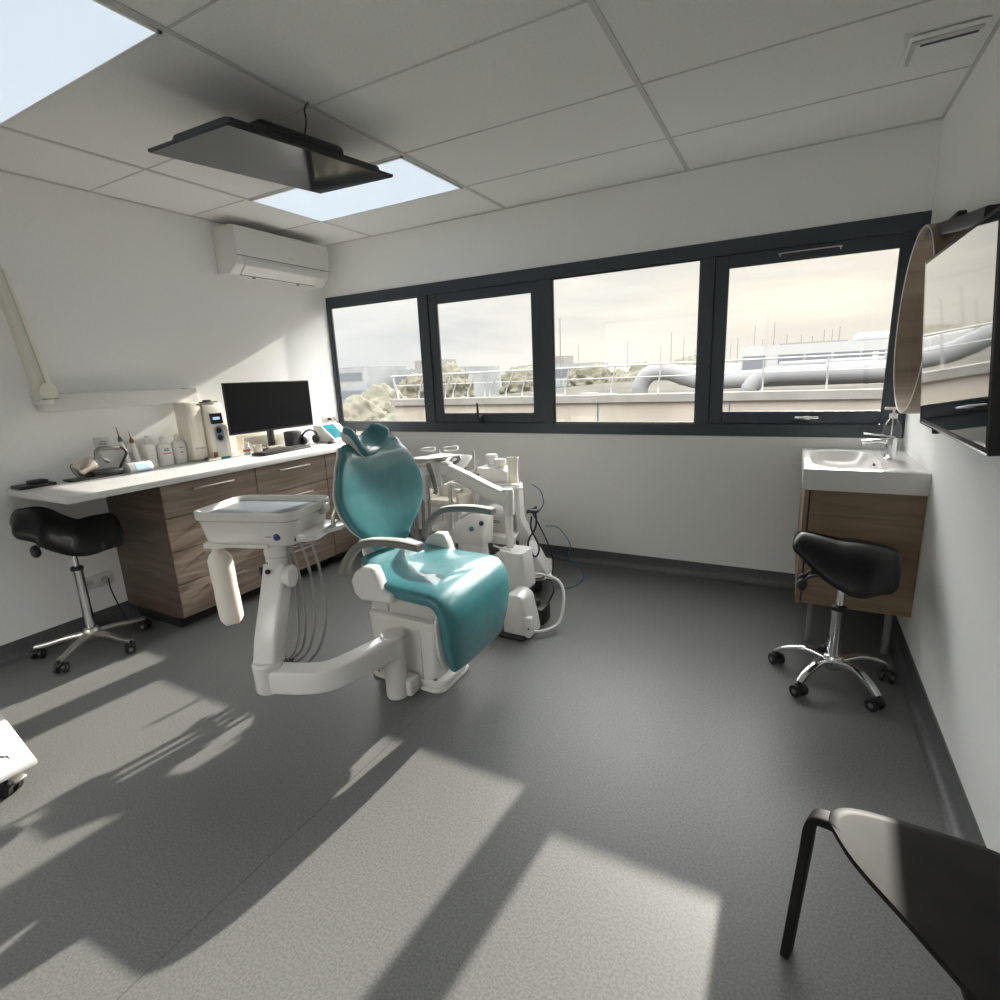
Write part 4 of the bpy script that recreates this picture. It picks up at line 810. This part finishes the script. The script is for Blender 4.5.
b = B(); tube(b, [(2.23, -.70, .55), (2.30, -.65, .36), (2.33, -.62, .22), (2.325, -.63, .125)], .0045, 8, 8); tag(obj('trailing_black_cable', b, 'black'), 'black cable running down the slanting side of the trolley', 'cable')
b = B(); tube(b, [(2.19, -.60, .70), (2.235, -.58, .66), (2.255, -.58, .58), (2.22, -.58, .52)], .0035, 8, 8); tag(obj('short_blue_hose', b, 'blue'), 'short blue hose curving down from the trolley top shelf', 'hose')
b = B(); tube(b, [(2.25, -.55, .42), (2.32, -.50, .40), (2.38, -.45, .28), (2.36, -.43, .18), (2.42, -.42, .14), (2.47, -.44, .06), (2.42, -.50, .006), (2.34, -.56, .006)], .0035, 8, 8); tag(obj('long_blue_hose', b, 'blue'), 'long thin blue hose looping from the trolley side to the floor', 'hose')

# ================================================================== basin corner
t = thing('basin_cabinet', 'brown wood-grain basin cabinet on metal legs in the window corner', 'cabinet', (3.92, -.42, 0))
b = B(); box(b, (3.712, -.778, .232), (4.148, -.060, .800), .001, 1); obj('body', b, 'oak', t)
b = B(); box(b, (3.686, -.780, .228), (3.705, -.058, .800), .001, 1); obj('door', b, 'oaky', t)
b = B(); box(b, (3.705, -.775, .24), (3.712, -.063, .7995)); obj('shadow_gap', b, 'plinth', t)
for x, y in ((3.76, -.70), (3.76, -.14), (4.08, -.70), (4.08, -.14)):
    b = B(); cyl(b, (x, y, .0015), (x, y, .2325), .015); obj('leg', b, 'grey_pl', t)
t = thing('wash_basin', 'white rectangular wash basin with an oval bowl on the wood-grain cabinet', 'basin', (3.91, -.42, .80))
zc, zt = .8005, .897; X0, X1, Y0, Y1 = 3.675, 4.1485, -.785, -.052; cx, cy = 3.855, -.42
N = 48
def ov(rx, ry, z, e=2.6, ox=0):
    r = []
    for k in range(N):
        a = 2 * PI * k / N; c, s = math.cos(a), math.sin(a); r.append((cx + ox + rx * math.copysign(abs(c) ** (2 / e), c), cy + ry * math.copysign(abs(s) ** (2 / e), s), z))
    return r
def rc(x0, x1, y0, y1, z):
    r = []; mx_, my_ = (x0 + x1) / 2, (y0 + y1) / 2
    for k in range(N):
        a = 2 * PI * k / N; c, s = math.cos(a), math.sin(a); q = 1 / max(abs(c), abs(s)); r.append((mx_ + c * q * (x1 - x0) / 2, my_ + s * q * (y1 - y0) / 2, z))
    return r
b = B(); rings(b, [rc(X0, X1, Y0, Y1, zc), rc(X0, X1, Y0, Y1, zt - .004), rc(X0 + .004, X1, Y0 + .004, Y1 - .004, zt), ov(.148, .300, zt, 3.2), ov(.143, .294, zt - .006, 3.2), ov(.128, .27, zt - .045, 3), ov(.10, .22, zt - .075, 2.6), ov(.04, .08, zt - .084, 2)]); obj('bowl', b, 'ceramic', t, ang=.9)
b = B(); box(b, (3.978, -.455, .868), (3.986, -.42, .880), .003); obj('overflow_slot', b, 'black', t)
b = B(); lathe(b, [(0, .8135), (.022, .8135), (.022, .8165), (0, .8185)], (3.855, -.42, 0)); obj('drain', b, 'chrome', t)
t = thing('basin_tap', 'chrome mixer tap with flat lever on the wash basin', 'tap', (4.045, -.42, .8975))
b = B(); lathe(b, [(.026, 0), (.026, .006), (.022, .010), (.022, .10), (.018, .108), (0, .109)], (4.045, -.42, .8975)); obj('tap_body', b, 'chrome', t)
b = B(); strap(b, [(4.045, -.42, .982), (3.99, -.425, .990), (3.92, -.43, .985)], .030, .018, (0, 1, 0), 5, 16, 4); cyl(b, (3.93, -.43, .962), (3.93, -.43, .978), .010); obj('spout', b, 'chrome', t)
b = B(); strap(b, [(4.055, -.42, 1.010), (4.0, -.425, 1.018), (3.925, -.43, 1.026)], .026, .007, (0, 1, 0), 5, 16, 4); obj('lever', b, 'chrome', t)
b = B(); lathe(b, [(0, 0), (.010, 0), (.010, .012), (.006, .014), (.006, .05), (.010, .055), (0, .058)], (4.03, -.36, .8975), (0, 0, 1)); tag(obj('glass_stopper', b, 'clear'), 'small clear bottle between the tap and the pump dispenser', 'bottle')
t = thing('soap_dispenser', 'clear round-shouldered pump bottle of soap behind the tap', 'soap dispenser', (4.06, -.27, .8975))
b = B(); lathe(b, [(0, 0), (.037, .001), (.040, .008), (.040, .125), (.036, .155), (.022, .178), (.014, .185), (.014, .197)], (4.06, -.27, .8975)); obj('bottle_body', b, 'clear', t)
b = B(); lathe(b, [(.018, .188), (.018, .212), (.006, .215), (.006, .235)], (4.06, -.27, .8975)); box(b, (4.02, -.28, 1.128), (4.072, -.26, 1.142), .004); cyl(b, (4.06, -.27, .91), (4.06, -.27, 1.09), .003); obj('pump', b, 'white2', t)
# round mirror in a deep bent-wood frame
t = thing('round_mirror', 'large round mirror in a deep brown frame on the wall above the basin', 'mirror', (4.149, -.528, 1.530))
b = B(); lathe(b, [(.399, 0), (.399, .098), (.396, .100), (.392, .098), (.392, .034)], (4.149, -.528, 1.530), (-1, 0, 0), n=96, cap=False); obj('frame', b, 'rim', t)
b = B(); lathe(b, [(.396, .0985), (.3965, .1012), (.392, .1012), (.3915, .0985)], (4.149, -.528, 1.530), (-1, 0, 0), n=96, cap=False); obj('front_edge', b, 'white', t)
b = B(); lathe(b, [(0, .004), (.3915, .004), (.3915, .034), (0, .034)], (4.149, -.528, 1.530), (-1, 0, 0), n=96); obj('mirror_glass', b, 'mirror', t)
# wall television
t = thing('wall_television', 'glossy black television on the right wall reflecting the windows', 'television', (4.09, -1.45, 1.43))
TV = XF((4.046, -1.452, 1.134), 0, rad(-4.6), 0)
b = B(); box(b, (0, -.425, 0), (.040, .425, .588), .005); obj('screen_shell', b, 'black', t, xf=TV)
b = B(); box(b, (-.0015, -.413, .022), (.0, .413, .576), .0003, 1); obj('screen', b, 'screen', t, xf=TV)
b = B(); box(b, (-.002, -.423, .002), (.001, .423, .008), .0005, 1); box(b, (-.002, .417, .002), (.001, .423, .586), .0005, 1); obj('chrome_trim', b, 'chrome', t, xf=TV)
b = B(); box(b, (.040, -.28, .08), (.075, .28, .46), .01); obj('back_housing', b, 'black', t, xf=TV)
b = B(); box(b, (4.10, -1.55, 1.30), (4.149, -1.35, 1.55), .004); obj('wall_bracket', b, 'black', t)
b = B(); strap(b, [(4.075, -1.45, 1.775), (4.080, -1.15, 1.815), (4.085, -.80, 1.865), (4.09, -.45, 1.915), (4.095, -.16, 1.955)], .035, .050, (1, 0, 0), 3, 16, 8); box(b, (4.07, -1.02, 1.835), (4.10, -.86, 1.880), .006); obj('swing_arm', b, 'black', t)
b = B(); box(b, (4.09, -.21, 1.92), (4.1495, -.13, 1.99), .004); obj('arm_wall_plate', b, 'black', t)
b = B(); cyl(b, (.012, .22, -.016), (.012, .22, .002), .012); obj('sensor_bud', b, 'black', t, xf=TV)

# ================================================================== black chair, lower right
t = thing('plywood_chair', 'black moulded plywood chair by the right wall, seat running out of frame', 'chair', (3.92, -2.60, 0))
pts = smooth_path([(3.738, -2.475, 0), (3.748, -2.435, 0), (3.79, -2.41, 0), (3.90, -2.405, 0), (4.02, -2.415, 0), (4.085, -2.46, 0), (4.105, -2.58, 0), (4.10, -2.74, 0), (4.07, -2.84, 0), (3.99, -2.84, 0), (3.92, -2.755, 0), (3.845, -2.65, 0), (3.775, -2.555, 0), (3.738, -2.475, 0)], 6)[:-1]
b = B(); c0 = Vector((3.94, -2.60, 0))
def zs(p): 
    q = (Vector((p.x, p.y, 0)) - c0); return .447 + .10 * (q.length ** 2) - .012
R = []
for s_, dz in ((.02, 0), (.3, 0), (.55, 0), (.75, 0), (.9, 0), (.985, -.0005), (1.0, -.004), (1.0, -.010), (.985, -.0135), (.9, -.014), (.6, -.014), (.3, -.014), (.02, -.014)):
    R.append([(c0.x + (p.x - c0.x) * s_, c0.y + (p.y - c0.y) * s_, zs(c0 + (p - c0) * s_) + dz) for p in pts])
rings(b, R); obj('seat', b, 'blackwood', t, ang=1.0)
for P in ([(3.90, -2.51, .405), (3.80, -2.475, .424), (3.735, -2.452, .424), (3.712, -2.443, .400), (3.706, -2.438, .30), (3.690, -2.426, .0015)],
          [(3.93, -2.66, .408), (3.93, -2.74, .416), (3.935, -2.79, .415), (3.938, -2.81, .38), (3.938, -2.83, .28), (3.938, -2.85, .0015)],
          [(4.0, -2.52, .408), (4.05, -2.46, .418), (4.09, -2.43, .415), (4.10, -2.42, .38), (4.105, -2.41, .25), (4.11, -2.40, .0015)],
          [(4.0, -2.70, .408), (4.04, -2.79, .418), (4.085, -2.84, .415), (4.09, -2.85, .38), (4.095, -2.87, .25), (4.10, -2.90, .0015)]):
    b = B(); d = Vector(P[2]) - Vector(P[0]); sd_ = Vector((-d.y, d.x, 0)); strap(b, P, .040, .020, sd_, 5, 16, 7); obj('leg', b, 'blackwood', t)
b = B(); strap(b, [(4.05, -2.70, .432), (4.09, -2.76, .45), (4.10, -2.82, .60), (4.10, -2.86, .80)], .20, .012, (.3, .95, 0), 5, 16, 5); obj('backrest', b, 'blackwood', t)

# ================================================================== white cart at the left edge
t = thing('mobile_cart', 'white mobile cart base on braked castors cut off at the left edge', 'cart', (1.05, -3.12, 0))
b = B(); prism(b, [(1.325, -2.97), (.78, -2.890), (.75, -3.36), (1.315, -3.44)], 'z', .100, .125, .007); obj('base_plate', b, 'white2', t)
b = B(); box(b, (.82, -3.16, .1255), (.99, -2.955, .75), .02); obj('cabinet_body', b, 'white2', t)
b = B()
for q in (0, .045):
    prism(b, [(1.18, -3.03 - q), (1.21, -3.024 - q), (1.205, -3.018 - q), (1.235, -3.014 - q), (1.20, -3.010 - q), (1.205, -3.016 - q), (1.185, -3.022 - q)], 'z', .1252, .1262)
obj('arrow_print', b, 'ink', t)
for x, y, a in ((1.245, -3.035, 20), (.84, -3.30, 50), (.86, -2.96, -10), (1.24, -3.37, 35)):
    X = XF((x, y, 0), 0, 0, rad(a))
    b = B(); cyl(b, (0, 0, .085), (0, 0, .10), .02); prism(b, [(-.035, .03), (.02, .03), (.028, .085), (-.03, .085)], 'y', -.022, .022, .004)
    for s in (-1, 1): cyl(b, (-.012, s * .010, .0375), (-.012, s * .026, .0375), .037, n=28)
    c = obj('castor', b, 'rubber', t, xf=X)
    b = B(); prism(b, [(.0, .062), (.055, .060), (.058, .066), (.035, .076), (.0, .080)], 'y', -.020, .020, .003); cyl(b, (.03, -.024, .062), (.03, .024, .062), .005, n=10); obj('brake_lever', b, 'steel', c, xf=X)

# ================================================================== outside
b = B(); box(b, (-160, .6, -9.2), (160, 400, -9.0)); struct('ground', b, 'ground')
# neighbouring roof terrace
b = B(); box(b, (-10.8, 14.0, -9), (30, 14.25, .34)); 
tg = struct('exterior_wall', b, 'facade'); tg['label'] = 'beige parapet wall of the neighbouring roof'
b = B(); 
for x, w in ((-2.2, .05), (1.9, .04), (6.2, .04)): box(b, (x, 13.985, -3), (x + w, 14.0, .34))
box(b, (1.95, 13.985, -.22), (30, 14.0, -.19)); struct('exterior_joint', b, 'ink')['kind'] = 'structure'
b = B(); box(b, (-10.9, 13.85, .34), (30, 14.45, .58)); struct('exterior_coping', b, 'conc')
b = B(); box(b, (-10.8, 14.25, .10), (30, 44, .30)); struct('exterior_roof', b, 'roofmem')
t = thing('roof_railing', 'white leaning metal railing along the neighbouring roof edge', 'railing', (0, 14.1, .58))
zr = 1.50
for xb, xt in ((-9.67, -9.2), (-8.39, -7.9), (-8.04, -7.53), (-7.36, -6.83), (-6.61, -6.2), (-6.40, -5.9), (-5.72, -5.24), (-5.06, -4.71), (-4.2, -3.95), (-3.4, -3.15), (-1.77, -1.55), (-.23, -.11), (1.25, 1.28), (2.77, 2.77), (4.38, 4.36), (6.0, 5.98), (7.6, 7.6), (9.2, 9.2), (10.8, 10.8), (12.4, 12.4), (14.0, 14.0)):
    l_ = xt - xb; b = B(); tube(b, [(xb, 14.15, .58), (xb + .04 * l_, 14.15, .80), (xb + l_ * .55, 14.0, 1.12), (xt, 13.9, zr)], .024, 8, 4); obj('post', b, 'rail', t)
b = B(); tube(b, [(-10.7, 14.15, .58), (-10.75, 14.1, 1.0), (-10.75, 13.9, zr)], .04, 8, 3); obj('end_post', b, 'rail', t)
for z, y, r in ((zr, 13.9, .028), (1.12, 14.02, .018)):
    b = B(); cyl(b, (-10.75, y, z), (30, y, z), r, n=10); obj('rail_bar', b, 'rail', t)
def duct(pts, r, label):
    b = B(); tube(b, pts, r, 20, 6)
    P = smooth_path(pts, 6)
    for k in range(5, len(P) - 1, 6):
        d = (P[k + 1] - P[k]).normalized() * .03; cyl(b, P[k] - d, P[k] + d, r * 1.05, n=20)
    tag(obj('ventilation_duct', b, 'duct', ang=.9), label, 'duct', 'silver ducts on the neighbouring roof')
duct([(-1.5, 17, .3), (-1.5, 17, .75), (-1.2, 17, 1.15), (-.6, 17, 1.25), (.1, 17.2, 1.0), (.8, 17.4, .85), (3.0, 17.6, .88), (6.2, 17.8, .9)], .30, 'silver duct with an arched elbow seen through the wide middle window')
duct([(2.3, 16.0, .3), (2.35, 16.0, .65), (2.7, 16.0, .95), (3.4, 16, 1.0), (6.0, 16, 1.0), (10.5, 16.0, 1.0)], .27, 'nearer silver duct passing behind the window post')
duct([(4.5, 18.5, .95), (8, 18.6, .97), (14, 18.8, 1.0), (22, 19, 1.0)], .36, 'long thick silver duct seen through the window above the basin')
duct([(3.0, 21, 1.25), (6, 21, 1.28), (12, 21, 1.32), (22, 21, 1.4)], .16, 'thin silver duct behind the thick one')
b = B()
for k in range(16): box(b, (6.0 + k * .36, 19.9, 1.30 + k * .006), (6.12 + k * .36, 20.5, 1.62 + k * .006))
tag(obj('cooling_fins', b, 'whitewall'), 'row of pale slanted fins on the roof behind the thick duct', 'cooling unit')
for x, y, l in ((-5.2, 16.4, 'low grey roof block behind the railing, third from the railing end'), (-4.0, 17.2, 'low grey roof block set a little back, fourth from the railing end'), (-2.9, 16.0, 'low grey roof block just before the arched duct'),
                (-6.8, 18.5, 'farthest low grey roof block toward the railing end'), (5.2, 15.2, 'low grey block under the thick duct, beside the window post'), (7.2, 15.3, 'low grey block under the thick duct, seen through the basin window')):
    b = B(); box(b, (x, y, .3005), (x + .7, y + .4, .52), .03); tag(obj('roof_block', b, 'duct'), l, 'roof block', 'low grey blocks on the roof')
# white building to the right
t = thing('white_building', 'long white building with dark window strips beyond the roof ducts', 'building', (14, 46, -9))
b = B(); box(b, (-.4, 44.5, -9), (40, 56, 2.68)); obj('wall', b, 'whitewall', t)
b = B(); box(b, (2.2, 48, 2.68), (7.0, 54, 2.9)); obj('roof_plant', b, 'duct', t)
b = B(); box(b, (7.4, 45.5, 2.68), (9.6, 49, 3.25), .15); obj('roof_plant', b, 'whitewall', t)
for x, w_ in ((-.2, 1.6), (2.3, 1.7), (4.15, 1.65), (5.98, 1.6), (7.7, 1.6), (9.5, 1.6), (12, 3), (16, 3)):
    b = B(); box(b, (x, 44.42, .9 if x < 0 else 1.35), (x + w_, 44.5, 1.95)); obj('window', b, 'glassdark', t)
# left-hand blocks and trees
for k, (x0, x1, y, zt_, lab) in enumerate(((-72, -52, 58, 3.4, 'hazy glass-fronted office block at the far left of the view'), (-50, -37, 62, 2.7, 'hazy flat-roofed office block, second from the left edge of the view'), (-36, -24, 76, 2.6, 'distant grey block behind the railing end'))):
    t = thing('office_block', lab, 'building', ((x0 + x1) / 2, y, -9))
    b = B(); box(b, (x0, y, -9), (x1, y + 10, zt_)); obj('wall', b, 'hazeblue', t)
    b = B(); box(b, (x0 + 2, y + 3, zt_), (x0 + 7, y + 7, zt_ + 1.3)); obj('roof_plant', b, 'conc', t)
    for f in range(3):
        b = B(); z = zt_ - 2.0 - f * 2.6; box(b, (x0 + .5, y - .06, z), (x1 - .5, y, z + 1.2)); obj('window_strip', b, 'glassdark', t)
def tree(x, y, z0, z1, r, label):
    t = thing('tree', label, 'tree', (x, y, z0), 0, 'hazy trees beyond the railing')
    b = B(); cyl(b, (x, y, z0), (x, y, z1 - r), .18, .1, n=8); obj('trunk', b, 'mast', t)
    b = B(); s = bmesh.new(); bmesh.ops.create_icosphere(s, subdivisions=5, radius=1)
    rnd = random.Random(int(x * 10)); ph = [rnd.random() * 6 for _ in range(6)]
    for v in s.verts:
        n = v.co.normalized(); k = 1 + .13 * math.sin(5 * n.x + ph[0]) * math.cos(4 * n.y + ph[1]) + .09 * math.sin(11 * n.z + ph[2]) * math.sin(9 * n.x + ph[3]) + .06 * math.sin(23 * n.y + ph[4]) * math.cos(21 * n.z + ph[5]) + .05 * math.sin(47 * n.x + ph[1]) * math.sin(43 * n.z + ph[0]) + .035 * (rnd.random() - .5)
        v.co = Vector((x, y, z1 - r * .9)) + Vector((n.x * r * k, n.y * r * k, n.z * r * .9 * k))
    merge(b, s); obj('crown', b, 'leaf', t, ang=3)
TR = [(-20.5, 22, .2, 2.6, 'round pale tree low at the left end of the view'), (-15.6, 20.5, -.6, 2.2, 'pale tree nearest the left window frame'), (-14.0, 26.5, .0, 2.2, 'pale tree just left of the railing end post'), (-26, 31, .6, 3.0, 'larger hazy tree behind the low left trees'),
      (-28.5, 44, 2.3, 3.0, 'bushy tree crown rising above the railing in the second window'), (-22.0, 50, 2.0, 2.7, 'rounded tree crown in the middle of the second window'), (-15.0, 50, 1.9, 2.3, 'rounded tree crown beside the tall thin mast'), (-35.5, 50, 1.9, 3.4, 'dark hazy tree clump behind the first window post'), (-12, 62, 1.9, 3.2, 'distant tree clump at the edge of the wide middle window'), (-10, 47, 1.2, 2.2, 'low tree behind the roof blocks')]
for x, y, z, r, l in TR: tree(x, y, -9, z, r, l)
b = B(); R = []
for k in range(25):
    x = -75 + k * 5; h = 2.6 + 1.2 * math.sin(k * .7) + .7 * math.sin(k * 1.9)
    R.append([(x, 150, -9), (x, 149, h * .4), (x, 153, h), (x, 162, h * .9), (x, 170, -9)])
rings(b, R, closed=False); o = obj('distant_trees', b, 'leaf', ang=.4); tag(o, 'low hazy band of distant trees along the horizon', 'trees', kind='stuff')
rnd = random.Random(3)
for k in range(20):
    x = [-21.0, -19.5, -14.5, -13.0, -11.2, -9.6, -7.7, -6.6, -4.8, -3.9, -1.8, -.8, .6, 2.2, 3.9, 5.2, 6.5, 7.4, 8.2, -27.5][k]; y = 84 + (k * 7 % 20) * 2.4; h = 3.2 + rnd.random() * 3.4
    x = 3.6 + (x - 3.6) * (y + 3.6) / 85
    if k == 0: x, y, h = -19.2, 53, 5.6
    t = thing('boat_mast', 'tall thin boat mast above the trees in the second window' if k == 0 else 'thin distant boat mast in the marina beyond the roof', 'mast', (x, y, -2), 0, None if k == 0 else 'distant boat masts on the horizon')
    b = B(); cyl(b, (x, y, -2), (x, y, 1.4 + h), .07, .05, n=6); obj('mast_pole', b, 'mast', t)
    if k: b = B(); box(b, (x - 1.6, y - .8, -2), (x + 1.6, y + .8, 1.5), .3); obj('boat_hull', b, 'rail', t)
